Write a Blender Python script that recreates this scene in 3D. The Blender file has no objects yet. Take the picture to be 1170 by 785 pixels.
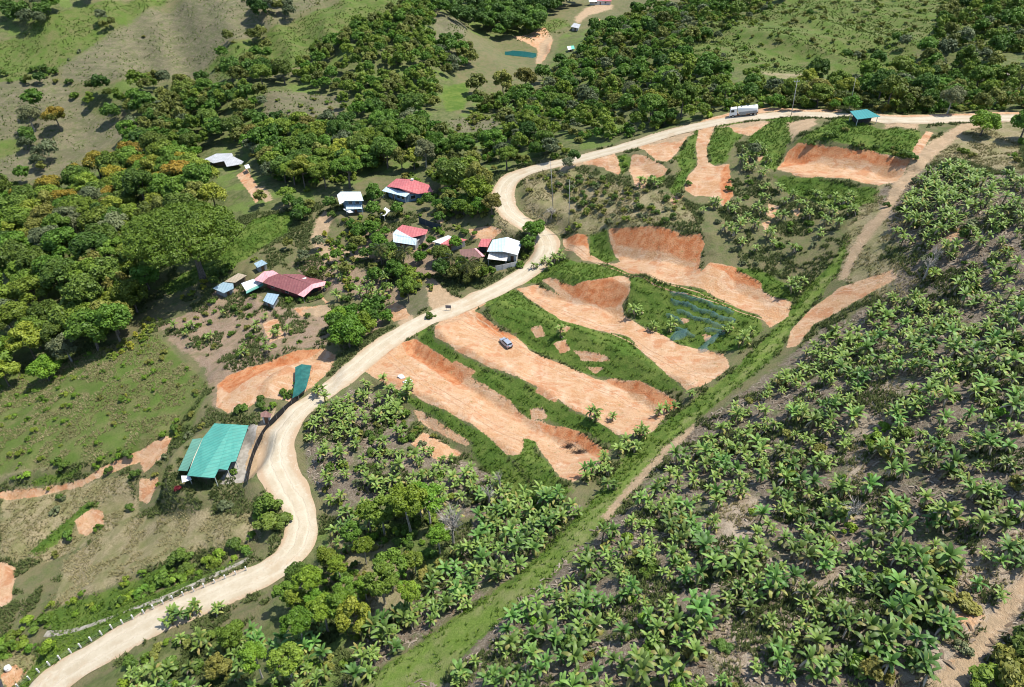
import bpy, math, random
import numpy as np
rng = np.random.default_rng(11)
random.seed(11)
R = math.radians
sc = bpy.context.scene
COL = sc.collection
# ------------------------------------------------------------------ camera
CAMZ = 150.0
PITCH = R(37.0)
FPX = 805.0
cam_d = bpy.data.cameras.new("camera")
cam = bpy.data.objects.new("camera", cam_d)
COL.objects.link(cam)
cam.location = (0, 0, CAMZ)
cam.rotation_euler = (math.pi / 2 - PITCH, 0, 0)
cam_d.sensor_width = 36.0
cam_d.lens = FPX / 1170.0 * 36.0
cam_d.clip_start = 0.5
cam_d.clip_end = 20000
sc.camera = cam
SP, CP = math.sin(PITCH), math.cos(PITCH)

def ray(u, v):
    """direction of the sight line through a surveyed point of the photograph (forward component = 1)"""
    u = np.asarray(u, float); v = np.asarray(v, float)
    a = (u - 585.0) / FPX; b = (392.5 - v) / FPX
    return np.stack([a, CP + SP * b, -SP + CP * b], -1)

def project(P):
    P = np.asarray(P, float)
    x = P[..., 0]; y = P[..., 1]; z = P[..., 2] - CAMZ
    d = y * CP - z * SP
    yc = y * SP + z * CP
    return 585 + FPX * x / d, 392.5 - FPX * yc / d, d

# ------------------------------------------------------------------ terrain
# survey points: photo u, v and distance along the view axis in metres
CTRL = [(600,785,84),(800,785,76),(1000,785,73),(1170,785,70),(1300,785,70),(1000,700,82),(1170,640,82),
 (1170,500,95),(1000,550,102),(1170,400,112),(1170,250,140),(1300,400,112),(1100,140,205),(1170,130,206),(1300,130,205),(750,600,108),(900,450,131),
 (1000,350,148),(1080,230,158),(500,740,100),(440,785,98),(330,740,110),(330,785,101),(200,785,112),(450,640,122),(650,590,121),(560,680,108),
 (720,520,136),(800,440,152),(850,390,159),(905,330,168),(970,250,180),(1030,190,192),
 (660,525,137),(720,470,148),(770,460,147),(600,480,152),(560,520,145),(480,560,138),(420,500,155),(560,415,168),
 (440,420,175),(578,393,178),(530,365,184),(620,330,195),(700,365,178),(800,410,156),(660,290,207),(700,290,200),(800,330,176),(880,355,167),
 (760,262,191),(700,220,215),(900,240,188),(800,225,206),(960,195,196),(890,185,205),(985,140,209),(1050,150,204),
 (1040,136,211),(940,131,222),(850,133,237),(770,142,241),(690,175,242),(630,188,239),(575,218,234),(600,256,222),(630,280,216),(580,326,202),(480,370,191),
 (400,424,175),(330,480,160),(305,515,155),(345,600,140),(270,668,131),(165,712,126),(70,772,123),(0,815,121),
 (245,520,158),(150,600,158),(100,620,156),(0,650,156),(0,720,140),(-120,700,150),(0,785,130),(100,690,139),(0,500,184),(100,480,182),(-150,500,195),(180,520,168),
 (100,400,209),(265,440,179),(300,380,201),(380,380,192),(330,325,220),(420,320,216),(500,300,213),(470,230,246),(400,240,248),(200,330,230),(230,315,232),
 (60,430,210),(60,350,236),(-120,380,240),(60,260,300),(-150,260,320),(160,270,265),(300,240,255),(380,265,242),(300,195,285),(200,190,312),(450,160,302),(540,180,268),
 (90,190,345),(90,140,372),(90,90,396),(90,30,424),(-150,100,400),(-150,0,450),(0,0,440),(200,60,414),(200,0,440),(200,140,350),(300,110,348),(300,40,412),(300,0,435),
 (400,100,345),(400,40,398),(450,5,440),(500,90,370),(520,40,440),(540,5,550),(597,62,480),(560,120,355),(600,100,385),(640,150,275),(700,110,330),(700,40,470),(680,0,620),(640,25,530),
 (760,100,300),(850,100,282),(780,60,350),(850,10,410),(950,110,272),(1000,80,325),(1000,20,395),(1100,0,410),(1170,60,330),(1170,110,240),(1300,60,320),(1300,0,400),(900,60,335)]
pc = np.array(CTRL, float)
dirs = ray(pc[:, 0], pc[:, 1])
CP3 = dirs * pc[:, 2:3]; CP3[:, 2] += CAMZ
far = []
for (x, y, z) in [(-900,900,60),(0,1100,50),(900,900,90),(-1500,400,20),(1500,400,80),(-2500,3000,120),(0,3000,120),(2500,3000,120),
                  (-700,0,0),(700,0,60),(-2500,-600,0),(2500,-600,60),(0,-600,60),(0,-60,80),(150,-60,90),(-200,-60,30),(-300,600,72),(0,760,30),(300,640,75),(300,200,72),(-330,150,8)]:
    far.append((x, y, z))
CP3 = np.vstack([CP3, np.array(far, float)])
C_MQ = 14.0
def _mq(P, Q):
    d2 = ((P[:, None, :2] - Q[None, :, :2]) ** 2).sum(-1)
    return np.sqrt(d2 + C_MQ ** 2)
N_C = len(CP3)
A = np.zeros((N_C + 3, N_C + 3)); A[:N_C, :N_C] = _mq(CP3, CP3) - np.eye(N_C) * 4.0
A[:N_C, N_C] = 1; A[:N_C, N_C + 1:] = CP3[:, :2] / 100.0
A[N_C:, :N_C] = A[:N_C, N_C:].T
W_MQ = np.linalg.solve(A, np.concatenate([CP3[:, 2], np.zeros(3)]))

def graded(lo, hi, step, a, b, grow=1.045):
    core = np.arange(lo, hi + 1e-6, step)
    up, s = [], step
    x = hi
    while x < b:
        s *= grow; x += s; up.append(x)
    dn, s = [], step
    x = lo
    while x > a:
        s *= grow; x -= s; dn.append(x)
    return np.array(dn[::-1] + list(core) + up)
XS = graded(-150, 135, 0.55, -2500, 2500)
YS = graded(28, 262, 0.5, -600, 3000, 1.035)
GX, GY = np.meshgrid(XS, YS)
def base_height(x, y):
    P = np.stack([x.ravel(), y.ravel()], -1)
    out = np.empty(len(P))
    for i in range(0, len(P), 40000):
        q = P[i:i + 40000]
        out[i:i + 40000] = _mq(q, CP3) @ W_MQ[:N_C] + W_MQ[N_C] + (q / 100.0) @ W_MQ[N_C + 1:]
    return out.reshape(x.shape)
# evaluate on a coarser lattice, then refine bilinearly with a smooth kernel
GZ = base_height(GX, GY)

def vnoise(x, y, f, seed):
    """smooth value noise on a lattice"""
    r = np.random.default_rng(seed); n = 256
    g = r.random((n, n))
    X = x * f; Y = y * f
    xi = np.floor(X).astype(int); yi = np.floor(Y).astype(int)
    fx = X - xi; fy = Y - yi
    fx = fx * fx * (3 - 2 * fx); fy = fy * fy * (3 - 2 * fy)
    a = g[yi % n, xi % n]; b = g[yi % n, (xi + 1) % n]; c = g[(yi + 1) % n, xi % n]; d = g[(yi + 1) % n, (xi + 1) % n]
    return (a * (1 - fx) + b * fx) * (1 - fy) + (c * (1 - fx) + d * fx) * fy - 0.5

def H(x, y):
    x = np.asarray(x, float); y = np.asarray(y, float)
    i = np.clip(np.searchsorted(XS, x) - 1, 0, len(XS) - 2); j = np.clip(np.searchsorted(YS, y) - 1, 0, len(YS) - 2)
    fx = (x - XS[i]) / (XS[i + 1] - XS[i]); fy = (y - YS[j]) / (YS[j + 1] - YS[j])
    return (GZ[j, i] * (1 - fx) + GZ[j, i + 1] * fx) * (1 - fy) + (GZ[j + 1, i] * (1 - fx) + GZ[j + 1, i + 1] * fx) * fy

TT = np.concatenate([np.arange(40, 300, 1.0), np.arange(300, 1400, 4.0)])
def hit(u, v, h=0.0):
    """point of the terrain (raised by h) seen at photo position u, v"""
    u = np.atleast_1d(np.asarray(u, float)); v = np.atleast_1d(np.asarray(v, float))
    D = ray(u, v)
    P = D[:, None, :] * TT[None, :, None]
    below = (P[..., 2] + CAMZ) < H(P[..., 0], P[..., 1]) + h
    k = np.where(below.any(1), below.argmax(1), len(TT) - 1); k = np.maximum(k, 1)
    lo = TT[k - 1]; hi = TT[k]
    for _ in range(14):
        m = (lo + hi) / 2
        p = D * m[:, None]
        b = p[:, 2] + CAMZ < H(p[:, 0], p[:, 1]) + h
        hi = np.where(b, m, hi); lo = np.where(b, lo, m)
    p = D * hi[:, None]; p[:, 2] += CAMZ
    return p
def hits(pts, h=0.0):
    a = np.array(pts, float)
    return hit(a[:, 0], a[:, 1], h)

def polyline_field(pts, X, Y):
    """distance, signed side (+ = left of travel) and arc position of points relative to a polyline"""
    best = np.full(X.shape, 1e9); side = np.zeros(X.shape); arc = np.zeros(X.shape)
    s0 = 0.0
    for a, b in zip(pts[:-1], pts[1:]):
        dx, dy = b[0] - a[0], b[1] - a[1]; L = math.hypot(dx, dy) + 1e-9
        t = ((X - a[0]) * dx + (Y - a[1]) * dy) / L / L; tc = np.clip(t, 0, 1)
        d = np.hypot(X - a[0] - tc * dx, Y - a[1] - tc * dy)
        cr = (dx * (Y - a[1]) - dy * (X - a[0])) / L
        m = d < best
        best = np.where(m, d, best); side = np.where(m, cr, side); arc = np.where(m, s0 + t * L, arc)
        s0 += L
    return best, side, arc, s0
def window(pts, pad):
    x0, x1 = min(p[0] for p in pts) - pad, max(p[0] for p in pts) + pad
    y0, y1 = min(p[1] for p in pts) - pad, max(p[1] for p in pts) + pad
    i0, i1 = np.searchsorted(XS, [x0, x1]); j0, j1 = np.searchsorted(YS, [y0, y1])
    return slice(max(j0 - 1, 0), j1 + 1), slice(max(i0 - 1, 0), i1 + 1)
def sstep(a, b, x):
    t = np.clip((x - a) / (b - a), 0, 1)
    return t * t * (3 - 2 * t)

# relief: ground swells, kept small where machines have worked
relief = 1.6 * vnoise(GX, GY, 1 / 23., 1) + 0.9 * vnoise(GX, GY, 1 / 9., 2) + 0.45 * vnoise(GX, GY, 1 / 3.1, 3)
relief += sstep(250, 330, GY) * (5.0 * vnoise(GX, GY, 1 / 60., 4) + 3 * vnoise(GX, GY, 1 / 28., 5))
# folded far slopes: spurs and gullies running down the hillside
fold = np.abs(vnoise(GX + .45 * GY, GY * .35, 1 / 55., 6)) * 2 + .5 * np.abs(vnoise(GX + .5 * GY, GY * .4, 1 / 24., 7)) * 2
relief += (sstep(330, 400, GY) * sstep(40, -60, GX) * 10 + sstep(290, 340, GY) * sstep(90, 150, GX) * 10) * (.55 - fold)
WORKED = [(400,420),(470,370),(560,340),(640,285),(700,262),(800,262),(905,335),(960,300),(840,430),(700,560),(640,575),(560,520),(470,470)]
wk = hits(WORKED)

def inpoly(poly, X, Y):
    ins = np.zeros(X.shape, bool); n = len(poly)
    for k in range(n):
        x1, y1 = poly[k][0], poly[k][1]; x2, y2 = poly[(k + 1) % n][0], poly[(k + 1) % n][1]
        c = ((y1 > Y) != (y2 > Y)) & (X < (x2 - x1) * (Y - y1) / (y2 - y1 + 1e-12) + x1)
        ins ^= c
    return ins
def sdf(poly, X, Y):
    d, _, _, _ = polyline_field([tuple(p[:2]) for p in poly] + [tuple(poly[0][:2])], X, Y)
    return np.where(inpoly(poly, X, Y), d, -d)
js, is_ = window(wk, 12)
k = sstep(-6, 4, sdf(wk, GX[js, is_], GY[js, is_]))
relief[js, is_] *= (1 - 0.75 * k)
GZ += relief

# banks cut by the excavator: centre line (photo points, left to right), width, extra height
BANKS = [([(688,268),(720,274),(760,282),(803,290)], 8, 4.6), ([(622,323),(660,334),(695,338),(716,345)], 7, 4.3),
         ([(716,342),(760,352),(800,370),(845,390)], 11, 3.6), ([(552,356),(600,374),(640,392),(690,412),(740,440),(772,456)], 7.5, 4.3),
         ([(476,386),(520,412),(560,437),(600,460),(640,482),(694,508)], 7, 4.3), ([(436,442),(500,478),(550,512),(600,545),(640,572)], 5.5, 3.1),
         ([(903,172),(950,176),(1000,182),(1036,192)], 5, 3.7), ([(888,203),(940,209),(1000,218)], 5, 2.2), ([(815,330),(840,318),(885,335)], 4.5, 1.9),
         ([(900,166),(950,164),(1000,160),(1050,168)], 7, 1.9), ([(665,192),(720,182),(760,196)], 5, 1.8), ([(250,430),(300,412),(380,398)], 5, 2.4),
         ([(10,560),(80,548),(130,528),(190,500)], 4.5, 3.0), ([(40,640),(100,592),(150,562),(195,528)], 4, 2.5), ([(90,692),(180,655),(285,607)], 6, 2.4), ([(0,655),(30,620),(70,590)], 4, 1.9)]
def apply_banks():
    for pts, w, h in BANKS:
        p = hits(pts)
        # soften corners
        q = [tuple(a[:2]) for a in p]
        js, is_ = window(q, 26)
        X = GX[js, is_] + 1.8 * vnoise(GX[js, is_], GY[js, is_], 1 / 5., 21); Y = GY[js, is_] + 1.8 * vnoise(GX[js, is_], GY[js, is_], 1 / 5., 22)
        d, s, arc, L = polyline_field(q, X, Y)
        sgn = np.where(s >= 0, 1.0, -1.0) * d
        g = np.clip(sgn / (w / 2), -1, 1) * np.exp(-np.maximum(np.abs(sgn) - w / 2, 0) / 8.0)
        end = sstep(-5, 3, arc) * sstep(-5, 3, L - arc)
        GZ[js, is_] += 0.5 * h * g * end
apply_banks()

# ------------------------------------------------------------------ the road bed
ROAD_PX = [(1260,132),(1200,133),(1165,134),(1100,136.5),(1040,137),(990,133),(940,131),(900,130.5),(870,132),(845,135),(820,139),(790,145),(755,155),(715,168),(690,175),(660,182.5),(630,188),(603,196),(583,205),(574,217),
 (575,232),(584,246),(600,256),(616,264),(626,273),(627,284),(618,298),(602,312),(579,326),(554,338),(525,350),(495,361),(470,374),(445,390),(421,407),(400,424),(378,441),(355,458),(334,475),(318,493),(312,515),(316,538),(329,560),(342,580),(348,600),
 (342,622),(327,640),(301,655),(270,669),(235,684),(200,697),(165,713),(130,733),(100,753),(70,774),(40,797),(5,826),(-40,860)]
def smooth_line(P, n_it=30, step=1.0):
    P = np.array(P, float)
    d = np.r_[0, np.cumsum(np.hypot(*np.diff(P[:, :2], axis=0).T))]
    n = max(int(d[-1] / step), 4)
    t = np.linspace(0, d[-1], n)
    Q = np.stack([np.interp(t, d, P[:, i]) for i in range(P.shape[1])], -1)
    for _ in range(n_it):
        Q[1:-1] = 0.5 * Q[1:-1] + 0.25 * (Q[:-2] + Q[2:])
    return Q
road = smooth_line(hits(ROAD_PX), 14)
zr = road[:, 2].copy()
for _ in range(220):
    zr[1:-1] = 0.5 * zr[1:-1] + 0.25 * (zr[:-2] + zr[2:])
road[:, 2] = zr
ru, rv, rd = project(road)
# half width: wider on the two bends
road_hw = 3.1 + 0.0 * ru
road_hw += 1.2 * np.exp(-(((ru - 312) / 40) ** 2 + ((rv - 525) / 45) ** 2)) + 0.9 * np.exp(-(((ru - 620) / 40) ** 2 + ((rv - 285) / 40) ** 2)) + 0.6 * np.exp(-(((ru - 575) / 40) ** 2 + ((rv - 220) / 30) ** 2))
def flatten_along(line, hw, blend):
    """level the ground to a line's own height inside hw, easing out over blend metres"""
    js, is_ = window([tuple(p[:2]) for p in line], hw.max() + blend + 2)
    X = GX[js, is_]; Y = GY[js, is_]; Z = GZ[js, is_]
    num = np.full(X.shape, 1e9); zz = np.zeros(X.shape); ww = np.zeros(X.shape)
    for a in range(0, len(line)):
        x0, y0 = line[a, 0], line[a, 1]
        rad = hw[a] + blend + 1.5
        i0, i1 = np.searchsorted(X[0], [x0 - rad, x0 + rad]); j0, j1 = np.searchsorted(Y[:, 0], [y0 - rad, y0 + rad])
        if i1 <= i0 or j1 <= j0: continue
        d = np.hypot(X[j0:j1, i0:i1] - x0, Y[j0:j1, i0:i1] - y0)
        m = d < num[j0:j1, i0:i1]
        num[j0:j1, i0:i1] = np.where(m, d, num[j0:j1, i0:i1]); zz[j0:j1, i0:i1] = np.where(m, line[a, 2], zz[j0:j1, i0:i1]); ww[j0:j1, i0:i1] = np.where(m, hw[a], ww[j0:j1, i0:i1])
    k = 1 - sstep(0, 1, (num - ww - 0.6) / blend)
    GZ[js, is_] = Z * (1 - k) + zz * k
flatten_along(road, road_hw, 4.5)

def ribbon(line, hw, lift, ncross=9, wob=0.35, seed=5):
    t = np.gradient(line[:, :2], axis=0); t /= np.linalg.norm(t, axis=1)[:, None] + 1e-9
    nrm = np.stack([-t[:, 1], t[:, 0]], -1)
    s = np.arange(len(line))
    l = hw + wob * 2 * vnoise(s * 1.0, s * 0 + 3.3, 1 / 5., seed) + wob * vnoise(s * 1.0, s * 0 + 9.1, 1 / 2., seed + 1)
    r = hw + wob * 2 * vnoise(s * 1.0, s * 0 + 7.7, 1 / 5., seed + 2) + wob * vnoise(s * 1.0, s * 0 + 1.1, 1 / 2., seed + 3)
    V = []; att = []
    for c in range(ncross):
        f = c / (ncross - 1) * 2 - 1
        w = np.where(f < 0, l, r) * f
        p = line[:, :2] + nrm * w[:, None]
        zz = H(p[:, 0], p[:, 1]) + lift * (1 - 0.9 * abs(f) ** 6) 
        V.append(np.column_stack([p, zz])); att.append(w)
    V = np.stack(V, 1); att = np.stack(att, 1)
    n, m = V.shape[:2]
    idx = np.arange(n * m).reshape(n, m)
    Q = np.stack([idx[:-1, :-1], idx[:-1, 1:], idx[1:, 1:], idx[1:, :-1]], -1).reshape(-1, 4)
    arc = np.r_[0, np.cumsum(np.hypot(*np.diff(line[:, :2], axis=0).T))]
    return V.reshape(-1, 3), Q[:, ::-1], att.reshape(-1), np.repeat(arc, m)

# ------------------------------------------------------------------ mesh helpers
def mesh_np(name, V, F, mat=None, smooth=False, attrs=None):
    V = np.asarray(V, np.float32); F = np.asarray(F, np.int32)
    me = bpy.data.meshes.new(name)
    me.vertices.add(len(V)); me.vertices.foreach_set("co", V.ravel())
    k = F.shape[1]
    me.loops.add(F.size); me.loops.foreach_set("vertex_index", F.ravel())
    me.polygons.add(len(F)); me.polygons.foreach_set("loop_start", np.arange(0, F.size, k, dtype=np.int32))
    try: me.polygons.foreach_set("loop_total", np.full(len(F), k, np.int32))
    except Exception: pass
    if smooth: me.polygons.foreach_set("use_smooth", np.ones(len(F), bool))
    for an, av in (attrs or {}).items():
        a = me.attributes.new(an, 'FLOAT', 'POINT'); a.data.foreach_set("value", np.asarray(av, np.float32))
    me.update(calc_edges=True); me.validate()
    if mat: me.materials.append(mat)
    return me
def link(name, me, parent=None, **props):
    o = bpy.data.objects.new(name, me); COL.objects.link(o)
    if parent is not None: o.parent = parent
    for a, b in props.items():
        if b is not None: o[a] = b
    return o

# ------------------------------------------------------------------ material helpers
class NT:
    def __init__(self, name):
        self.m = bpy.data.materials.new(name); self.m.use_nodes = True
        self.t = self.m.node_tree; self.t.nodes.clear()
        self.out = self.t.nodes.new("ShaderNodeOutputMaterial")
    def n(self, typ, **kw):
        nd = self.t.nodes.new(typ)
        for k, v in kw.items():
            if k.startswith("i_"): nd.inputs[int(k[2:])].default_value = v
            else: setattr(nd, k, v)
        return nd
    def L(self, a, b): self.t.links.new(a, b)
    def val(self, x):
        return x
    def math(self, op, a, b=0.0, clamp=False):
        nd = self.t.nodes.new("ShaderNodeMath"); nd.operation = op; nd.use_clamp = clamp
        for i, q in enumerate((a, b)):
            if isinstance(q, (int, float)): nd.inputs[i].default_value = q
            else: self.L(q, nd.inputs[i])
        return nd.outputs[0]
    def mix(self, f, a, b):
        nd = self.t.nodes.new("ShaderNodeMix"); nd.data_type = 'RGBA'
        if isinstance(f, (int, float)): nd.inputs[0].default_value = f
        else: self.L(f, nd.inputs[0])
        for s, q in ((6, a), (7, b)):
            if isinstance(q, tuple): nd.inputs[s].default_value = (*q, 1)
            else: self.L(q, nd.inputs[s])
        return nd.outputs[2]
    def noise(self, scale, detail=3.0, rough=0.55, vec=None, dist=0.0):
        nd = self.t.nodes.new("ShaderNodeTexNoise"); nd.inputs["Scale"].default_value = scale; nd.inputs["Detail"].default_value = detail
        nd.inputs["Roughness"].default_value = rough; nd.inputs["Distortion"].default_value = dist
        if vec is not None: self.L(vec, nd.inputs["Vector"])
        return nd.outputs[0]
    def attr(self, name):
        nd = self.t.nodes.new("ShaderNodeAttribute"); nd.attribute_name = name
        return nd.outputs["Fac"]
    def ramp(self, x, a, b):
        nd = self.t.nodes.new("ShaderNodeMapRange"); nd.interpolation_type = 'SMOOTHSTEP'
        self.L(x, nd.inputs[0]); nd.inputs[1].default_value = a; nd.inputs[2].default_value = b
        return nd.outputs[0]
    def pos(self):
        return self.t.nodes.new("ShaderNodeNewGeometry").outputs["Position"]
    def scaled(self, vec, s):
        nd = self.t.nodes.new("ShaderNodeVectorMath"); nd.operation = 'MULTIPLY'; self.L(vec, nd.inputs[0]); nd.inputs[1].default_value = s
        return nd.outputs[0]
    def bump(self, h, strength=0.5, dist=0.1):
        nd = self.t.nodes.new("ShaderNodeBump"); nd.inputs["Strength"].default_value = strength; nd.inputs["Distance"].default_value = dist
        self.L(h, nd.inputs["Height"]); return nd.outputs[0]
    def bsdf(self, col, rough=0.8, spec=0.3, metal=0.0, normal=None):
        b = self.t.nodes.new("ShaderNodeBsdfPrincipled")
        if isinstance(col, tuple): b.inputs["Base Color"].default_value = (*col, 1)
        else: self.L(col, b.inputs["Base Color"])
        if isinstance(rough, (int, float)): b.inputs["Roughness"].default_value = rough
        else: self.L(rough, b.inputs["Roughness"])
        b.inputs["Specular IOR Level"].default_value = spec; b.inputs["Metallic"].default_value = metal
        if normal is not None: self.L(normal, b.inputs["Normal"])
        return b.outputs[0]
    def done(self, s):
        self.L(s, self.out.inputs[0]); return self.m
# ------------------------------------------------------------------ level building plots
def level_spot(u, v, r, fade=4.0, dz=0.0):
    p = hit(u, v)[0]
    js, is_ = window([(p[0], p[1])], r + fade + 1)
    d = np.hypot(GX[js, is_] - p[0], GY[js, is_] - p[1])
    k = 1 - sstep(0, 1, (d - r) / fade)
    GZ[js, is_] = GZ[js, is_] * (1 - k) + (p[2] + dz) * k
for a in [(247,525,10),(303,482,2.5),(322,332,8),(350,334,5),(285,328,5),(256,336,4),(270,324,3),(298,307,3),(311,347,3),(403,241,6),(462,228,8),(478,224,6),(440,246,3),(466,278,6),(515,282,5),(540,297,4.5),(575,294,7),(553,288,4),
          (985,141,6),(690,8,9),(597,63,16),(657,33,5),(652,57,4),(256,190,8),(1150,84,5),(345,436,7),(0,790,5),(578,397,3)]:
    level_spot(*a)
# ------------------------------------------------------------------ ground cover masks (surveyed outlines, draped on the terrain)
POLY = {k: [] for k in ("soil", "cut", "grass", "dry", "brown", "litter", "track", "forest", "tan", "meadow", "cleared", "lane")}
POLY["soil"] = [
 [(725,163.6),(766,159),(782,152.5),(790,152.5),(772,176),(763,185),(749,183),(736,171)],
 [(722,176),(737,178),(763,193.5),(760,200),(739,205.5),(737,216),(725.5,212),(719,195)],
 [(666,181.5),(691,178),(701.5,173),(710,195),(707,200),(691,192),(666,188)],
 [(799,144),(818,143),(807.5,169.5),(809,185),(816,190),(833,187),(838,222.5),(826,236),(818,226),(804,224),(794,224),(782,217),(785,202),(797,188),(795,168)],
 [(765,229),(777,220),(781,224),(770,235)],
 [(833,145),(868,140),(880,140),(856,156),(838,150)],
 [(887,194),(900,172.7),(911.5,164),(956.6,168),(1000,172.7),(1020.5,178),(1039,185),(1026,208),(1003.6,212),(971.6,204.6),(938,202),(915,203)],
 [(1058,150),(1066,152),(1046,188),(1034,184)],
 [(695,261),(744,258),(780,268.5),(800.5,267),(805.6,279),(800.5,291.5),(800,312),(810,300),(836,304),(869,322),(872,333),(905,345),(900,362),(880,375),(864,358),(811,335),(770,325),(718,312),(695,302),(665,297),(644,281),(643,272),(670,268),(674,289),(690,300),(703,301),(709,299),(697,276)],
 [(590,330),(613,325),(639,338),(618.5,320),(629,317),(654,327),(677,320),(708,315),(718.5,317),(720,332.5),(711,348),(713,361),(734,373.5),(754,381),(775,394),(805.6,399),(826,404),(834,420),(818,432),(800,442),(785,446),(765,430),(739,407),(718.5,384),(677,376),(641.5,366),(626,356)],
 [(498,372),(510,358),(530,350),(548,346),(556,346),(542,355),(553,362),(575,378),(590,385),(605,400),(640,415),(680,433),(703,432),(730,435),(757,447),(772,458),(775,466),(760,475),(748,492),(733,498),(705,497),(680,480),(660,470),(620,445),(590,430),(560,420),(520,400),(497,385)],
 [(415,422),(440,402),(455,392),(475,387),(500,403),(530,425),(545,435),(580,455),(606,480),(640,487),(670,497),(695,515),(693,525),(680,535),(668,545),(655,550),(640,545),(625,525),(612,505),(600,500),(595,520),(580,520),(560,500),(540,485),(520,475),(500,465),(470,450),(440,440)],
 [(471,468),(482,470),(538,505),(535,510),(505,497),(480,482)], [(469,507),(484,494),(528,517),(502,528),(490,520)],
 [(248,440),(262,428),(290,418),(320,408),(340,400),(370,398),(384,405),(380,420),(360,440),(345,450),(335,460),(300,455),(285,465),(260,472),(247,465)],
 [(0,562),(40,558),(80,552),(100,545),(130,528),(165,512),(190,498),(197,500),(190,520),(172,535),(165,540),(160,528),(130,540),(95,555),(75,560),(40,568),(0,570)],
 [(85,595),(105,580),(118,585),(118,600),(100,612),(90,608)], [(-20,640),(18,648),(12,690),(-20,700)], [(160,548),(182,545),(170,575),(158,572)],
 [(898,398),(905,375),(930,350),(960,328),(1020,308),(1025,318),(985,340),(960,355),(930,370),(912,395)],
 [(300,370),(318,362),(325,385),(308,392)], [(270,200),(282,192),(302,225),(292,232)], [(335,352),(372,348),(362,336),(375,345),(345,362)],
 [(440,352),(452,345),(464,352),(470,365),(450,368)], [(535,262),(560,258),(575,262),(560,275),(540,274)], [(493,243),(502,242),(508,254),(500,255)],
 [(1090,705),(1112,690),(1125,705),(1108,722)], [(1080,755),(1100,752),(1102,766),(1084,768)], [(0,772),(18,758),(30,768),(10,790)],
 [(870,255),(880,252),(876,268)], [(905,240),(915,238),(912,250)], [(1075,262),(1095,258),(1105,275),(1085,278)]]
POLY["soil"] += [[(606,374),(618,372),(624,384),(612,386)],[(632,392),(646,388),(652,400),(640,404)],[(655,400),(690,405),(697,412),(665,412)],[(668,418),(690,420),(680,428)],[(635,370),(655,374),(640,382)],[(560,405),(600,428),(596,432),(556,412)],[(616,440),(640,455),(634,460),(612,448)],[(650,455),(668,466),(660,472),(646,462)],[(605,468),(620,465),(626,478),(608,480)],[(775,362),(790,366),(782,370)],[(800,380),(816,384),(806,390)],[(520,412),(545,425),(535,430),(515,418)],[(862,176),(872,178),(868,186)],[(878,232),(890,236),(884,250),(876,246)],[(572,45),(600,40),(622,30),(632,45),(622,70),(612,75),(615,55),(600,48)], [(676,28),(684,20),(692,30),(684,36)]]
POLY["cut"] = [  # fresh reddish faces of the banks
 [(695,261),(744,258),(780,268.5),(800.5,267),(805.6,279),(798,300),(770,292),(735,285),(705,280)],
 [(629,319),(654,327),(700,318),(718,332),(706,350),(690,352),(655,340)],
 [(543,355),(553,362),(575,378),(590,385),(583,390),(562,382),(545,368)], [(690,433),(730,435),(772,458),(775,466),(762,470),(735,452),(700,440)],
 [(458,392),(475,387),(500,403),(530,425),(528,440),(518,440),(490,420),(465,404)], [(610,482),(640,487),(670,497),(695,515),(690,525),(665,510),(630,498)],
 [(890,192),(900,172.7),(911.5,164),(956.6,168),(1000,172.7),(1039,185),(1036,190),(990,184),(940,178)], [(644,272),(670,268),(674,285),(655,280)],
 [(248,440),(262,428),(300,414),(340,400),(370,398),(350,410),(300,425),(262,450)], [(825,192),(833,187),(838,222),(828,236),(822,215)], [(806,302),(836,304),(869,322),(872,331),(840,322)]]
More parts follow.
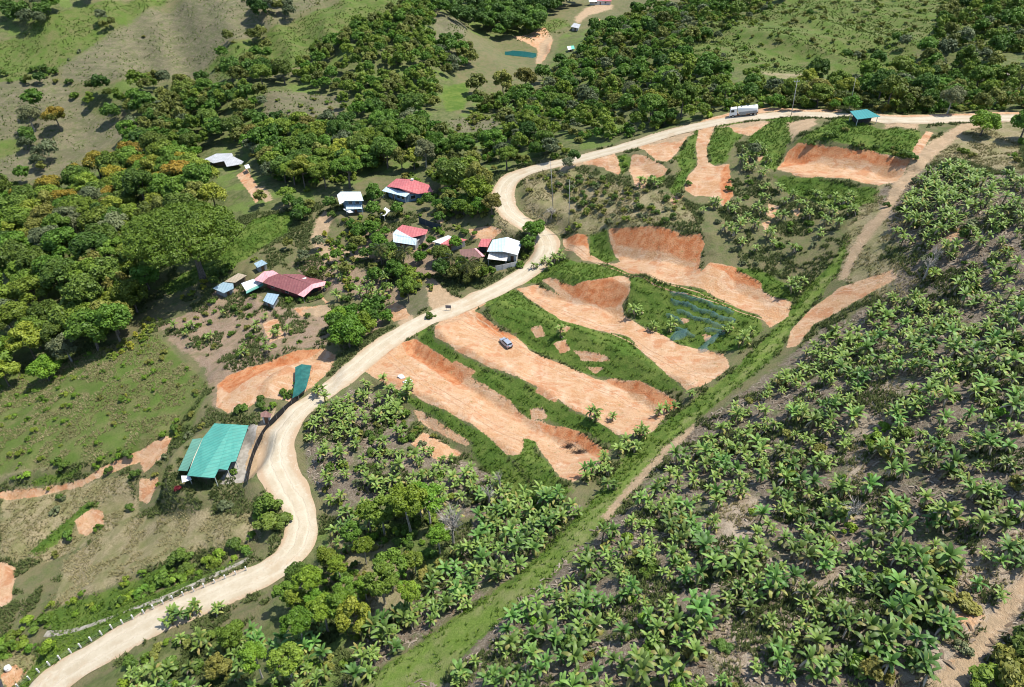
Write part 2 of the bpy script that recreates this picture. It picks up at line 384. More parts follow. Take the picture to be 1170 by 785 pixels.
POLY["grass"] = [
 [(800,141),(795,168),(796,188),(785,202),(781,216),(768,222),(765,215),(778,195),(772,180),(790,155)],
 [(823,136),(845,138),(852,148),(838,165),(830,185),(812,188),(808,170)], [(855,158),(880,135),(905,133),(915,150),(900,165),(885,195),(870,190),(855,170)],
 [(700,180),(716,176),(735,192),(758,200),(762,206),(740,210),(724,180),(712,200)],
 [(905,165),(920,155),(950,138),(975,135),(1000,146),(1050,150),(1057,160),(1042,182),(985,168)],
 [(674,268),(693,263),(697,276),(708,297),(690,300),(674,292)], [(596,324),(640,295),(660,300),(700,303),(720,313),(705,316),(677,320),(654,327),(640,320),(629,317),(612,324)],
 [(720,335),(718,317),(770,326),(811,336),(864,360),(872,375),(850,400),(826,402),(775,392),(734,372),(714,352)],
 [(553,345),(588,330),(627,357),(678,377),(718,385),(740,408),(766,431),(782,447),(757,448),(730,436),(700,432),(670,427),(640,413),(605,398),(590,384),(562,364)],
 [(475,378),(490,372),(497,388),(520,402),(560,422),(590,432),(620,447),(660,472),(682,482),(706,498),(722,502),(712,515),(700,512),(680,500),(650,490),(620,477),(605,480),(590,466),(560,448),(530,424),(500,404),(480,393)],
 [(503,449),(530,455),(535,470),(560,475),(590,478),(605,490),(613,505),(613,520),(625,525),(640,548),(655,560),(640,572),(620,560),(600,540),(580,520),(597,515),(592,500),(570,486),(545,478),(520,462)],
 [(440,440),(470,450),(520,475),(560,500),(600,540),(640,575),(620,585),(580,560),(540,520),(538,505),(482,468),(465,462)],
 [(506,357),(517,355),(526,358),(524,369),(516,366),(506,362)], [(885,200),(938,203),(1003,214),(1000,230),(960,240),(900,220)],
 [(395,800),(440,760),(475,738),(530,698),(580,665),(622,628),(660,590),(685,562),(720,510),(770,475),(835,425),(880,380),(920,330),(950,300),(970,270),(965,300),(932,345),(905,375),(893,400),(850,437),(800,477),(765,505),(712,578),(665,628),(612,676),(552,728),(495,790)],
 [(178,330),(250,290),(290,250),(340,240),(332,265),(260,310),(195,337)], 
 [(505,102),(538,92),(530,125),(510,128)],  [(50,700),(150,665),(200,640),(150,690),(100,712),(60,725)],
 [(28,635),(100,573),(112,575),(50,632)], [(810,305),(870,308),(910,330),(905,345),(872,332),(840,318)], [(70,715),(170,680),(280,640),(180,690),(100,735),(40,775),(20,785)],
 [(40,545),(95,532),(85,545),(40,556)], [(570,560),(600,545),(650,570),(620,600),(590,610)]]
POLY["dry"] = [[(60,690),(75,640),(150,590),(300,590),(300,612),(230,630),(140,662),(80,690)], [(0,560),(100,550),(150,540),(160,590),(60,640),(0,640)],
 [(0,430),(180,382),(240,440),(200,500),(130,530),(0,545)], [(970,262),(1010,205),(1050,190),(1050,240),(1000,300),(955,315)], [(1035,200),(1060,160),(1110,143),(1170,140),(1170,200),(1090,180)],
 [(600,195),(660,195),(720,215),(780,225),(800,255),(740,258),(690,262),(640,268),(600,245)], [(950,310),(965,290),(1020,295),(1060,320),(1020,345)],
 [(560,255),(590,248),(600,262),(585,275)], [(790,75),(900,30),(1000,20),(1030,50),(900,90)], [(380,600),(470,640),(480,690),(420,720),(370,660)], [(0,740),(40,740),(50,760),(0,785)]]
POLY["brown"] = [[(300,105),(395,110),(390,142),(305,140)],[(420,262),(500,268),(520,300),(490,318),(440,300),(400,290)],[(60,72),(150,12),(300,-10),(312,30),(240,72),(150,92),(80,92)], [(-40,95),(70,92),(130,150),(60,200),(-40,218)], [(50,152),(140,122),(155,150),(80,182),(50,190)],
 [(495,15),(535,25),(530,42),(500,55)], [(60,200),(60,180),(90,190)],
 [(300,-10),(390,-10),(320,30)], [(512,138),(550,132),(575,138),(560,150),(520,152)], [(390,300),(440,310),(470,340),(430,350),(395,330)], [(440,350),(490,325),(500,345),(470,362)]]
POLY["litter"] = [[(440,800),(560,715),(620,660),(700,585),(760,515),(800,480),(860,440),(900,410),(940,375),(1000,345),(1035,300),(1015,262),(1000,225),(1040,190),(1075,180),(1210,200),(1210,700),(1110,785),(1110,800)],
 [(350,480),(400,445),(430,450),(470,470),(470,510),(540,530),(590,560),(560,590),(500,590),(450,570),(380,590),(350,540)], [(380,800),(440,757),(475,735),(530,695),(580,662),(625,622),(662,580),(560,560),(520,640),(470,690),(420,720)]]
POLY["tan"] = [[(965,560),(978,490),(1000,440),(1035,425),(1020,470),(992,520),(985,600),(970,600)], [(1000,785),(1070,700),(1110,640),(1170,600),(1170,660),(1120,720),(1060,785)],
 [(820,560),(870,570),(850,640),(800,640)], [(800,720),(850,705),(870,760),(830,785)], [(905,660),(960,650),(975,690),(920,700)]]
POLY["track"] = [[(1098,785),(1170,692),(1200,650),(1200,620),(1160,665),(1120,722),(1060,785)], [(686,590),(720,553),(760,510),(795,484),(790,496),(762,520),(720,566),(694,596)],
 [(958,320),(969,290),(988,258),(1004,244),(1022,208),(1040,187),(1062,162),(1100,141),(1160,137),(1104,149),(1084,166),(1054,193),(1034,216),(1014,247),(996,268),(980,294),(968,320)],
 [(487,318),(496,318),(520,338),(535,345),(505,360),(490,350)], [(355,275),(362,250),(372,240),(380,250),(370,275),(395,285),(430,290),(430,296),(390,293),(372,300)], [(292,215),(300,212),(312,228),(302,232)],
 [(612,72),(617,50),(628,38),(632,42),(624,60),(618,75)], [(655,22),(670,8),(700,4),(700,10),(672,18),(660,28)], [(900,140),(930,135),(935,142),(905,160)], [(815,146),(870,138),(885,139),(850,146)],
 [(345,355),(372,348),(385,358),(360,362)], [(1010,140),(1050,141),(1048,148),(1012,147)], [(640,186),(665,181),(668,188),(640,196)], [(700,172),(790,150),(795,153),(772,163),(720,165)], [(270,520),(285,500),(300,480),(318,462),(300,520),(290,545),(272,552)],
 [(455,368),(470,360),(480,372),(462,385)]]
POLY["forest"] = [[(-40,218),(60,215),(130,175),(180,140),(260,140),(300,180),(330,230),(290,250),(250,290),(180,330),(150,370),(110,390),(60,420),(-40,440)],
 [(85,115),(130,95),(230,95),(330,90),(440,10),(490,0),(500,60),(520,80),(520,135),(545,110),(620,100),(640,40),(720,15),(880,0),(770,65),(800,75),(900,90),(1060,60),(1075,0),(1210,-10),(1210,125),(1040,129),(900,124),(870,126),(820,132),(740,152),(690,167),(600,188),(565,206),(555,240),(510,210),(430,200),(372,228),(330,232),(280,180),(160,130),(100,130)],
 [(560,-5),(500,0),(500,20),(560,45),(620,40),(640,0)], [(-40,-20),(110,-20),(90,20),(30,40),(-40,40)], [(300,720),(330,660),(370,600),(470,560),(520,640),(460,700),(400,720),(400,790),(90,790),(180,735)]]
POLY["cleared"] = [[(180,372),(230,350),(260,340),(320,350),(382,360),(420,345),(440,370),(400,400),(382,392),(310,408),(245,470),(235,420),(200,395)], [(420,262),(500,268),(520,300),(490,318),(440,300),(400,290)], [(335,300),(390,295),(470,335),(440,350),(395,335),(350,325)], [(235,335),(275,320),(300,340),(260,355)]]
POLY["meadow"] = [[(-40,100),(-40,60),(120,0),(200,-10),(95,60),(35,92)], [(235,80),(390,0),(480,-10),(450,22),(335,78),(262,90)], [(-20,165),(22,158),(25,172),(-20,190)], [(575,35),(640,20),(655,30),(600,45)],
 [(760,66),(900,-10),(1080,-20),(1210,-20),(1210,40),(1075,45),(1000,78),(900,84),(820,84)], [(-40,425),(60,405),(180,382),(240,440),(215,500),(130,532),(-40,545)]]
POLY["soil"] += [[(795,141),(850,125.5),(900,123.5),(962,125.5),(962,128),(880,127.5),(812,141)], [(1000,131),(1060,131),(1100,130),(1170,127.5),(1170,130),(1060,134),(1000,133.5)]]
POLY["lane"] = [[(400,800),(446,760),(480,738),(535,700),(586,667),(628,630),(668,592),(700,562),(735,525),(780,482),(840,432),(885,385),(925,335),(950,306),(966,276),(962,300),(932,342),(903,373),(890,398),(848,436),(798,474),(762,505),(710,576),(663,627),(610,674),(550,727),(493,792)]]
MASK = {}
for k, polys in POLY.items():
    F = np.full(GX.shape, -3.0, np.float32)
    for p in polys:
        w = hits(p)
        dmean = np.hypot(w[:, 0], w[:, 1]).mean()
        s = min(1.0, 170.0 / dmean)          # far outlines are surveyed less sharply
        js, is_ = window(w, 3.2 / s)
        if js.stop <= js.start or is_.stop <= is_.start: continue
        F[js, is_] = np.maximum(F[js, is_], np.clip(sdf(w, GX[js, is_], GY[js, is_]) * s, -3, 3))
    MASK[k] = F
def mask_at(k, x, y):
    i = np.clip(np.searchsorted(XS, x), 0, len(XS) - 1); j = np.clip(np.searchsorted(YS, y), 0, len(YS) - 1)
    return MASK[k][j, i]

# rills in the fresh clay
rill = (np.abs(vnoise(GX, GY, 1 / 1.6, 31)) - 0.2) * 0.5 * sstep(-.3, .8, MASK["cut"])
GZ += rill * 0.8
GZ += 0.30 * vnoise(GX, GY, 1 / 1.3, 33) * sstep(0.5, 2.5, MASK["litter"])

# the gravel lies in a shallow bed
def road_bed():
    near = np.full(GX.shape, 99.0)
    for a in range(len(road)):
        x0, y0 = road[a, :2]; i0, i1 = np.searchsorted(XS, [x0 - 8, x0 + 8]); j0, j1 = np.searchsorted(YS, [y0 - 8, y0 + 8])
        near[j0:j1, i0:i1] = np.minimum(near[j0:j1, i0:i1], np.hypot(GX[j0:j1, i0:i1] - x0, GY[j0:j1, i0:i1] - y0) - road_hw[a])
    return near
ROAD_D = road_bed()
# ------------------------------------------------------------------ ground material
def ground_material():
    t = NT("ground")
    P = t.pos()
    vr = t.t.nodes.new("ShaderNodeVectorRotate"); vr.rotation_type = 'Z_AXIS'; vr.inputs["Angle"].default_value = R(29); t.L(P, vr.inputs["Vector"]); PR = vr.outputs[0]
    streak = t.noise(1.0, 5, .7, t.scaled(PR, (.13, .62, .3)), 1.6)
    rill = t.noise(1.0, 4, .65, t.scaled(PR, (.9, .20, .20)), 1.2)
    nA = t.noise(0.55, 4, .6, P); nB = t.noise(2.3, 3, .6, P); nC = t.noise(0.09, 3, .55, P); nD = t.noise(7.0, 3, .65, P); nE = t.noise(0.22, 4, .6, P)
    warp = t.math('ADD', t.math('MULTIPLY', t.math('SUBTRACT', nA, 0.5), 3.0), t.math('MULTIPLY', t.math('SUBTRACT', nB, 0.5), 2.0))
    def fac(k, soft=0.25, amp=1.0):
        return t.ramp(t.math('ADD', t.attr(k), t.math('MULTIPLY', warp, amp)), -soft, soft)
    v1 = t.ramp(nB, .35, .68); v2 = t.ramp(nA, .35, .65); v3 = t.ramp(nC, .35, .65); v4 = t.ramp(nD, .38, .64); v5 = t.ramp(nE, .36, .64)
    base = t.mix(v2, t.mix(v1, (.085, .098, .036), (.125, .150, .050)), (.150, .135, .070))
    base = t.mix(t.math('MULTIPLY', v5, .55), base, (.20, .155, .085))
    base = t.mix(t.math('MULTIPLY', v4, .4), base, (.055, .075, .022))
    c = base
    forest = t.mix(v2, t.mix(v1, (.055, .075, .022), (.10, .12, .038)), (.13, .135, .055))
    forest = t.mix(t.math('MULTIPLY', t.ramp(nC, .50, .60), .8), forest, t.mix(v1, (.085, .135, .026), (.135, .180, .045)))
    c = t.mix(fac("forest", .6), c, forest)
    dry = t.mix(v5, t.mix(v1, (.20, .165, .088), (.31, .255, .15)), t.mix(v2, (.145, .145, .055), (.22, .195, .095)))
    dry = t.mix(t.math('MULTIPLY', t.ramp(nB, .60, .74), .5), dry, (.10, .105, .04))
    c = t.mix(fac("dry", .5), c, dry)
    cow = t.ramp(t.noise(1.0, 3, .6, t.scaled(P, (.10, .10, 1.1))), .42, .60)
    brown = t.mix(v5, t.mix(v1, (.125, .112, .062), (.185, .158, .100)), t.mix(v2, (.100, .115, .042), (.165, .150, .085)))
    brown = t.mix(t.math('MULTIPLY', cow, .5), brown, (.085, .085, .045))
    brown = t.mix(t.math('MULTIPLY', t.ramp(nA, .58, .72), .5), brown, (.21, .175, .125))
    c = t.mix(fac("brown", .5), c, brown)
    mead = t.mix(v5, t.mix(v2, (.060, .098, .016), (.095, .140, .026)), t.mix(v1, (.115, .120, .038), (.175, .160, .070)))
    mead = t.mix(t.math('MULTIPLY', v3, .45), mead, (.100, .160, .026))
    mead = t.mix(t.math('MULTIPLY', v4, .45), mead, (.060, .080, .022))
    mead = t.mix(t.math('MULTIPLY', t.ramp(nA, .56, .72), .7), mead, (.065, .10, .022))
    c = t.mix(fac("meadow", .6), c, mead)
    clr = t.mix(v5, t.mix(v1, (.20, .135, .090), (.285, .215, .155)), t.mix(v2, (.155, .13, .07), (.27, .19, .125)))
    c = t.mix(fac("cleared", .6), c, t.mix(t.math('MULTIPLY', t.ramp(nB, .60, .74), .6), clr, (.08, .095, .03)))
    lit = t.mix(v4, t.mix(v2, (.095, .072, .048), (.165, .130, .088)), t.mix(v1, (.13, .102, .07), (.29, .245, .19)))
    weeds = t.mix(v1, (.075, .10, .03), (.13, .15, .055))
    lit = t.mix(t.math('MULTIPLY', t.ramp(nE, .50, .64), .75), lit, weeds)
    c = t.mix(fac("litter", .6), c, lit)
    tan = t.mix(v2, t.mix(v4, (.20, .15, .095), (.30, .24, .17)), (.36, .29, .21))
    c = t.mix(fac("tan", .8, 1.2), c, tan)
    grass = t.mix(v3, t.mix(v1, (.048, .095, .012), (.085, .150, .020)), t.mix(v2, (.070, .120, .018), (.125, .165, .034)))
    grass = t.mix(t.math('MULTIPLY', t.ramp(nE, .48, .62), .6), grass, (.150, .190, .040))
    grass = t.mix(t.math('MULTIPLY', v4, .35), grass, (.045, .07, .016))
    c = t.mix(fac("grass", .35), c, grass)
    c = t.mix(fac("lane", .5, .8), c, t.mix(v5, t.mix(v1, (.095, .150, .022), (.135, .190, .036)), t.mix(v2, (.125, .165, .036), (.185, .195, .070))))
    soil = t.mix(v5, t.mix(v1, (.39, .203, .098), (.44, .265, .140)), t.mix(v2, (.475, .325, .195), (.53, .39, .255)))
    soil = t.mix(t.math('MULTIPLY', t.ramp(nE, .48, .62), .75), soil, (.37, .150, .060))
    soil = t.mix(t.math('MULTIPLY', t.ramp(t.noise(.3, 5, .7, t.scaled(P, (1.0, .35, 1.0))), .53, .68), .6), soil, (.53, .39, .27))
    soil = t.mix(t.math('MULTIPLY', t.ramp(streak, .53, .68), .45), soil, (.33, .165, .085))
    soil = t.mix(t.math('MULTIPLY', t.ramp(streak, .47, .34), .5), soil, (.56, .42, .30))
    cut = t.mix(v2, t.mix(v1, (.34, .105, .036), (.405, .150, .058)), (.45, .220, .105))
    cut = t.mix(t.math('MULTIPLY', t.ramp(rill, .54, .68), .5), cut, (.27, .10, .045))
    cut = t.mix(t.math('MULTIPLY', t.ramp(rill, .46, .34), .4), cut, (.48, .28, .16))
    soil = t.mix(fac("cut", .3, .6), soil, cut)
    spots = t.math('MULTIPLY', t.ramp(t.noise(1.1, 4, .7, P), .60, .70), .7)
    soil = t.mix(spots, soil, (.16, .15, .055))
    c = t.mix(fac("soil", .09, .34), c, soil)
    trk = t.mix(v2, t.mix(v1, (.355, .240, .140), (.420, .310, .200)), (.310, .225, .135))
    c = t.mix(fac("track", .4, .8), c, trk)
    hgt = t.math('ADD', t.math('ADD', t.math('MULTIPLY', nB, .6), t.math('MULTIPLY', nD, .5)), t.math('MULTIPLY', t.math('ADD', streak, rill), .3))
    nrm = t.bump(hgt, .8, .5)
    return t.done(t.bsdf(c, .92, .12, 0, nrm))
M_GROUND = ground_material()
RIB = ribbon(road, road_hw, 0.05, 13, .55)
GZ -= .28 * sstep(.2, -1.0, ROAD_D)
ny, nx = GX.shape
idx = np.arange(nx * ny).reshape(ny, nx)
Q = np.stack([idx[:-1, :-1], idx[:-1, 1:], idx[1:, 1:], idx[1:, :-1]], -1).reshape(-1, 4)
me = mesh_np("ground", np.stack([GX, GY, GZ], -1).reshape(-1, 3), Q, M_GROUND, True, {k: v.ravel() for k, v in MASK.items()})
GROUND = link("ground", me, kind="structure", label="sloping valley ground of grass, leaf litter and orange clay")

def road_material():
    t = NT("gravel_road")
    P = t.pos(); a = t.attr("across")
    n1 = t.noise(.35, 4, .6, P); n2 = t.noise(3.0, 4, .65, P)
    c = t.mix(t.ramp(n1, .35, .65), (.365, .305, .212), (.415, .358, .262))
    wheel = t.math('ABSOLUTE', t.math('SUBTRACT', t.math('ABSOLUTE', t.math('ADD', a, t.math('MULTIPLY', t.math('SUBTRACT', n1, .5), 1.2))), 1.15))
    c = t.mix(t.math('MULTIPLY', t.math('SUBTRACT', 1.0, t.ramp(wheel, .1, .75)), .6), c, (.465, .405, .305))
    edge = t.ramp(t.math('ADD', t.math('ABSOLUTE', a), t.math('MULTIPLY', t.math('SUBTRACT', n2, .5), 1.9)), 2.2, 3.3)
    c = t.mix(t.math('MULTIPLY', edge, .8), c, (.34, .235, .145))
    c = t.mix(t.math('MULTIPLY', t.ramp(n2, .5, .72), .4), c, (.34, .275, .195))
    n3 = t.noise(.14, 4, .7, P); n4 = t.noise(1.0, 4, .7, P)
    c = t.mix(t.math('MULTIPLY', t.ramp(n3, .52, .64), .5), c, (.36, .265, .17))
    c = t.mix(t.math('MULTIPLY', t.ramp(n4, .56, .70), .4), c, (.50, .45, .36))
    rut = t.ramp(t.math('ABSOLUTE', t.math('SUBTRACT', t.math('ABSOLUTE', t.math('ADD', a, t.math('MULTIPLY', t.math('SUBTRACT', n3, .5), 3.0))), 1.0)), .0, .3)
    c = t.mix(t.math('MULTIPLY', t.math('SUBTRACT', 1.0, rut), .14), c, (.33, .25, .165))
    return t.done(t.bsdf(c, .95, .1, 0, t.bump(t.math('ADD', t.math('ADD', n2, n4), t.math('MULTIPLY', rut, .8)), .5, .15)))
M_ROAD = road_material()
V, Q, att, arc = RIB
link("road", mesh_np("road", V, Q, M_ROAD, True, {"across": att}), kind="structure", label="pale gravel road winding along the ridge")

# ------------------------------------------------------------------ light and view
SUN_AZ, SUN_EL = R(76), R(65)
w = bpy.data.worlds.new("World"); sc.world = w; w.use_nodes = True
bg = w.node_tree.nodes["Background"]
sky = w.node_tree.nodes.new("ShaderNodeTexSky"); sky.sky_type = 'NISHITA'; sky.sun_disc = False
sky.sun_elevation = SUN_EL; sky.sun_rotation = SUN_AZ; sky.altitude = 900; sky.air_density = 1.0; sky.dust_density = 1.0
w.node_tree.links.new(sky.outputs[0], bg.inputs[0]); bg.inputs[1].default_value = 0.145
sd = bpy.data.lights.new("sun", 'SUN'); sd.energy = 4.25; sd.angle = R(.53); sd.color = (1.0, .955, .88)
so = bpy.data.objects.new("sun", sd); COL.objects.link(so)
from mathutils import Vector, Matrix
sdir = Vector((math.cos(SUN_EL) * math.sin(SUN_AZ), math.cos(SUN_EL) * math.cos(SUN_AZ), math.sin(SUN_EL)))
so.rotation_euler = sdir.to_track_quat('Z', 'Y').to_euler(); so.location = (80, 100, 260)
sc.view_settings.view_transform = 'Standard'; sc.view_settings.look = 'None'; sc.view_settings.gamma = 1; sc.view_settings.exposure = 0.80
sc.view_settings.use_curve_mapping = False
sc.cycles.filter_width = 1.05
# ------------------------------------------------------------------ plants: prototypes
def leaf_material(name, a, b, trans=.18, rough=.55, hue=.045, val=.5, spec=.25, top=None):
    t = NT(name)
    c = t.mix(t.attr("tint"), a, b)
    if top is not None: c = t.mix(t.attr("bloom"), c, top)
    oi = t.t.nodes.new("ShaderNodeObjectInfo")
    hs = t.t.nodes.new("ShaderNodeHueSaturation")
    t.L(t.math('ADD', .5 - hue / 2, t.math('MULTIPLY', oi.outputs["Random"], hue)), hs.inputs["Hue"])
    t.L(t.math('ADD', 1 - val / 2, t.math('MULTIPLY', t.math('FRACT', t.math('MULTIPLY', oi.outputs["Random"], 17.3)), val)), hs.inputs["Value"])
    t.L(c, hs.inputs["Color"])
    s = t.bsdf(hs.outputs[0], rough, spec)
    tr = t.t.nodes.new("ShaderNodeBsdfTranslucent"); t.L(hs.outputs[0], tr.inputs[0])
    mx = t.t.nodes.new("ShaderNodeMixShader"); mx.inputs[0].default_value = trans
    t.L(s, mx.inputs[1]); t.L(tr.outputs[0], mx.inputs[2])
    return t.done(mx.outputs[0])
def plain(name, col, rough=.8, spec=.2, metal=0, nscale=None, col2=None, bump=0):
    t = NT(name)
    if nscale:
        n = t.noise(nscale, 3, .6, t.pos())
        c = t.mix(t.ramp(n, .35, .65), col, col2 or tuple(x * .6 for x in col))
        return t.done(t.bsdf(c, rough, spec, metal, t.bump(n, bump, .05) if bump else None))
    return t.done(t.bsdf(col, rough, spec, metal))
LEAF = {
 "dark":   leaf_material("leaf_dark_green", (0.057, 0.103, 0.015), (0.135, 0.206, 0.029)),
 "mid":    leaf_material("leaf_mid_green", (0.080, 0.139, 0.015), (0.172, 0.264, 0.031)),
 "light":  leaf_material("leaf_light_green", (0.133, 0.181, 0.018), (0.261, 0.310, 0.036)),
 "bright": leaf_material("leaf_bright_green", (0.091, 0.170, 0.014), (0.188, 0.291, 0.026)),
 "olive":  leaf_material("leaf_olive", (0.125, 0.137, 0.024), (0.258, 0.252, 0.051)),
 "grey":   leaf_material("leaf_grey_green", (.105, .128, .052), (.195, .215, .098)),
 "golden": leaf_material("leaf_with_golden_flowers", (.080, .105, .016), (.150, .165, .024), top=(.34, .255, .028)),
 "yellow": leaf_material("leaf_yellow_croton", (.20, .22, .022), (.42, .38, .045)),
 "red":    leaf_material("leaf_crimson", (.13, .012, .025), (.24, .03, .05)),
}
M_BARK = plain("bark", (.17, .145, .115), .9, .1, 0, 2.5, (.095, .08, .062))
M_PALEBARK = plain("pale_bark", (.42, .39, .34), .85, .15, 0, 2.0, (.24, .215, .18))

def tube(pts, rad, n=6):
    """tapered tube through points -> V, quads"""
    pts = np.asarray(pts, float); V = []; F = []
    for i, p in enumerate(pts):
        d = pts[min(i + 1, len(pts) - 1)] - pts[max(i - 1, 0)]
        d = d / (np.linalg.norm(d) + 1e-9)
        a = np.cross(d, [0.3, 0.9, 0.2]); a /= np.linalg.norm(a) + 1e-9; b = np.cross(d, a)
        for k in range(n):
            th = 2 * math.pi * k / n
            V.append(p + rad[i] * (math.cos(th) * a + math.sin(th) * b))
    for i in range(len(pts) - 1):
        for k in range(n):
            F.append((i * n + k, i * n + (k + 1) % n, (i + 1) * n + (k + 1) % n, (i + 1) * n + k))
    return np.array(V), np.array(F)
def join(parts):
    V = []; F = []; o = 0
    for v, f in parts:
        V.append(v); F.append(f + o); o += len(v)
    return np.vstack(V), np.vstack(F)

def cards(P, N, size, g, aspect=.62):
    """leaf sprays: one bent quad each around P, facing N"""
    n = len(P)
    N = N / (np.linalg.norm(N, axis=1)[:, None] + 1e-9)
    r = g.normal(size=(n, 3)); T = np.cross(N, r); T /= np.linalg.norm(T, axis=1)[:, None] + 1e-9
    B = np.cross(N, T)
    s = (size * g.uniform(.6, 1.35, n))[:, None]
    a = P + T * s * .62 - N * s * .10; c = P - T * s * .62 - N * s * .10
    b = P + B * s * aspect * g.uniform(.4, .8, (n, 1)) + N * s * .14; d = P - B * s * aspect * g.uniform(.4, .8, (n, 1)) + N * s * .14
    V = np.stack([a, b, c, d], 1).reshape(-1, 3)
    F = np.arange(4 * n).reshape(n, 4)
    return V, F
def crown(seed, rx, rz, nl, n, size, base=.0, dome=False, bloom=False, up=.35):
    """foliage on many uneven lobes; centre of the crown at z = 0"""
    g = np.random.default_rng(seed)
    C = []; Rr = []
    k = 0
    while len(C) < nl:
        d = g.normal(size=3); d /= np.linalg.norm(d)
        if d[2] < -.45: continue
        q = g.uniform(.35, .78) ** .7
        if dome: c = np.array([d[0] * rx * q, d[1] * rx * q, abs(d[2]) * rz * .55 - .12 * rz])
        else: c = np.array([d[0] * rx * q, d[1] * rx * q, d[2] * rz * q])
        C.append(c); Rr.append(g.uniform(.15, .40 if nl < 40 else .26) * rx * (1.0 if not dome else .8))
    C = np.array(C); Rr = np.array(Rr)
    w = Rr ** 2; li = g.choice(nl, n, p=w / w.sum())
    d = g.normal(size=(n, 3)); d /= np.linalg.norm(d, axis=1)[:, None]
    d[:, 2] = np.where((d[:, 2] < -.25) & (g.random(n) < .75), -d[:, 2], d[:, 2])
    sq = .62 if dome else .82
    rr = Rr[li] * g.uniform(.72, 1.08, n)
    # frayed surface: each lobe breaks up into smaller tufts
    ph = np.sin(d[:, 0] * 7 + li) * np.sin(d[:, 1] * 6.3 + 2 * li) * np.sin(d[:, 2] * 6.7 + li * 3)
    rr *= 1 + .22 * ph
    P = C[li] + d * rr[:, None] * np.array([1, 1, sq])
    # thin out what is buried in other lobes
    keep = np.ones(n, bool)
    for j in range(nl):
        q = (P - C[j]) / np.array([1, 1, sq]); inside = (np.linalg.norm(q, axis=1) < Rr[j] * .68) & (li != j)
        keep &= ~(inside & (g.random(n) < .8))
    P = P[keep]; d = d[keep]; li = li[keep]; m = len(P)
    N = d + g.normal(size=(m, 3)) * .55 + np.array([0, 0, up])
    V, F = cards(P, N, size, g)
    lob = g.random(nl)
    tint = np.clip(.55 * lob[li] + .45 * g.random(m) + .12 * ph[keep], 0, 1)
    bl = np.zeros(m)
    if bloom:
        zz = (P[:, 2] - P[:, 2].min()) / (np.ptp(P[:, 2]) + 1e-9)
        bl = ((zz + .30 * (lob[li] - .5) + .35 * (g.random(m) - .5)) > .58) * g.uniform(.5, 1, m)
    return V, F, np.repeat(tint, 4), np.repeat(bl, 4), C, Rr
def trunk_mesh(seed, h, r, C, lean=.04, nlimb=5):
    g = np.random.default_rng(seed + 500)
    top = np.array([g.normal() * lean * h, g.normal() * lean * h, h])
    pts = [np.zeros(3) - [0, 0, .6], np.array([0, 0, .15 * h]) + top * .12, top * .6 + [0, 0, 0], top]
    parts = [tube(pts, [r * 1.35, r, r * .82, r * .62], 7)]
    order = np.argsort(-np.linalg.norm(C[:, :2], axis=1))[:nlimb]
    for j in order:
        e = C[j] + np.array([0, 0, 0.])
        m = top * .8 + (e - top) * .45 + np.array([0, 0, .08 * h])
        parts.append(tube([top * g.uniform(.7, .95), m, e], [r * .5, r * .36, r * .14], 5))
    return join(parts)
CROWNS = {}
def tree_proto(key, seed, rx, rz, trunk_h, tr, nl, n, size, leaf, dome=False, bloom=False, bark=None, up=.35):
    V, F, ti, bl, C, _ = crown(seed, rx, rz, nl, n, size, dome=dome, bloom=bloom, up=up)
    zc = trunk_h + rz * .55
    V = V + [0, 0, zc]; C = C + [0, 0, zc]
    cm = mesh_np("crown", V, F, LEAF[leaf], False, {"tint": ti, "bloom": bl} if bloom else {"tint": ti})
    tv, tf = trunk_mesh(seed, trunk_h + .3 * rz, tr, C)
    tm = mesh_np("trunk", tv, tf, bark or M_BARK, True)
    # light version for the far wood
    keep = np.random.default_rng(seed).random(len(F)) < .30
    VF = V.reshape(-1, 4, 3)[keep]; cen = VF.mean(1, keepdims=True)
    CROWNS[key] = dict(crown=cm, trunk=tm, lowV=(cen + (VF - cen) * 1.75).reshape(-1, 3), lowT=ti.reshape(-1, 4)[keep].reshape(-1), r=rx, h=zc + rz, leaf=leaf)
tree_proto("dark1", 1, 4.6, 3.6, 4.2, .30, 35, 7020, 0.52, "dark")
tree_proto("dark2", 2, 4.0, 4.6, 5.0, .30, 32, 7020, 0.50, "dark")
tree_proto("mid1", 3, 4.5, 3.2, 4.0, .28, 32, 6750, 0.50, "mid")
tree_proto("mid2", 4, 3.8, 4.0, 4.4, .25, 28, 6210, 0.46, "mid")
tree_proto("mid3", 5, 5.0, 2.8, 5.2, .30, 41, 7290, 0.50, "mid", dome=True)
tree_proto("light1", 6, 4.2, 3.2, 4.2, .25, 28, 6210, 0.46, "light")
tree_proto("light2", 7, 3.4, 3.8, 4.4, .22, 24, 5130, 0.44, "light")
tree_proto("bright1", 8, 3.8, 3.2, 2.6, .24, 28, 6480, 0.42, "bright")
tree_proto("olive1", 9, 4.2, 3.2, 4.0, .25, 28, 5400, 0.49, "olive")
tree_proto("olive2", 10, 3.5, 3.6, 3.6, .22, 24, 4725, 0.44, "olive")
tree_proto("grey1", 12, 4.0, 3.4, 3.8, .25, 28, 4320, 0.42, "grey", bark=M_PALEBARK)
tree_proto("golden1", 13, 4.6, 3.4, 4.6, .28, 32, 6750, 0.50, "golden", bloom=True)
tree_proto("golden2", 14, 4.0, 3.0, 4.4, .26, 25, 5670, 0.49, "golden", bloom=True, dome=True)
tree_proto("slim1", 15, 2.9, 2.1, 5.6, .17, 42, 6500, .30, "mid", bark=M_PALEBARK)
tree_proto("slim2", 16, 2.8, 2.0, 6.0, .16, 42, 6500, .30, "bright", bark=M_PALEBARK)
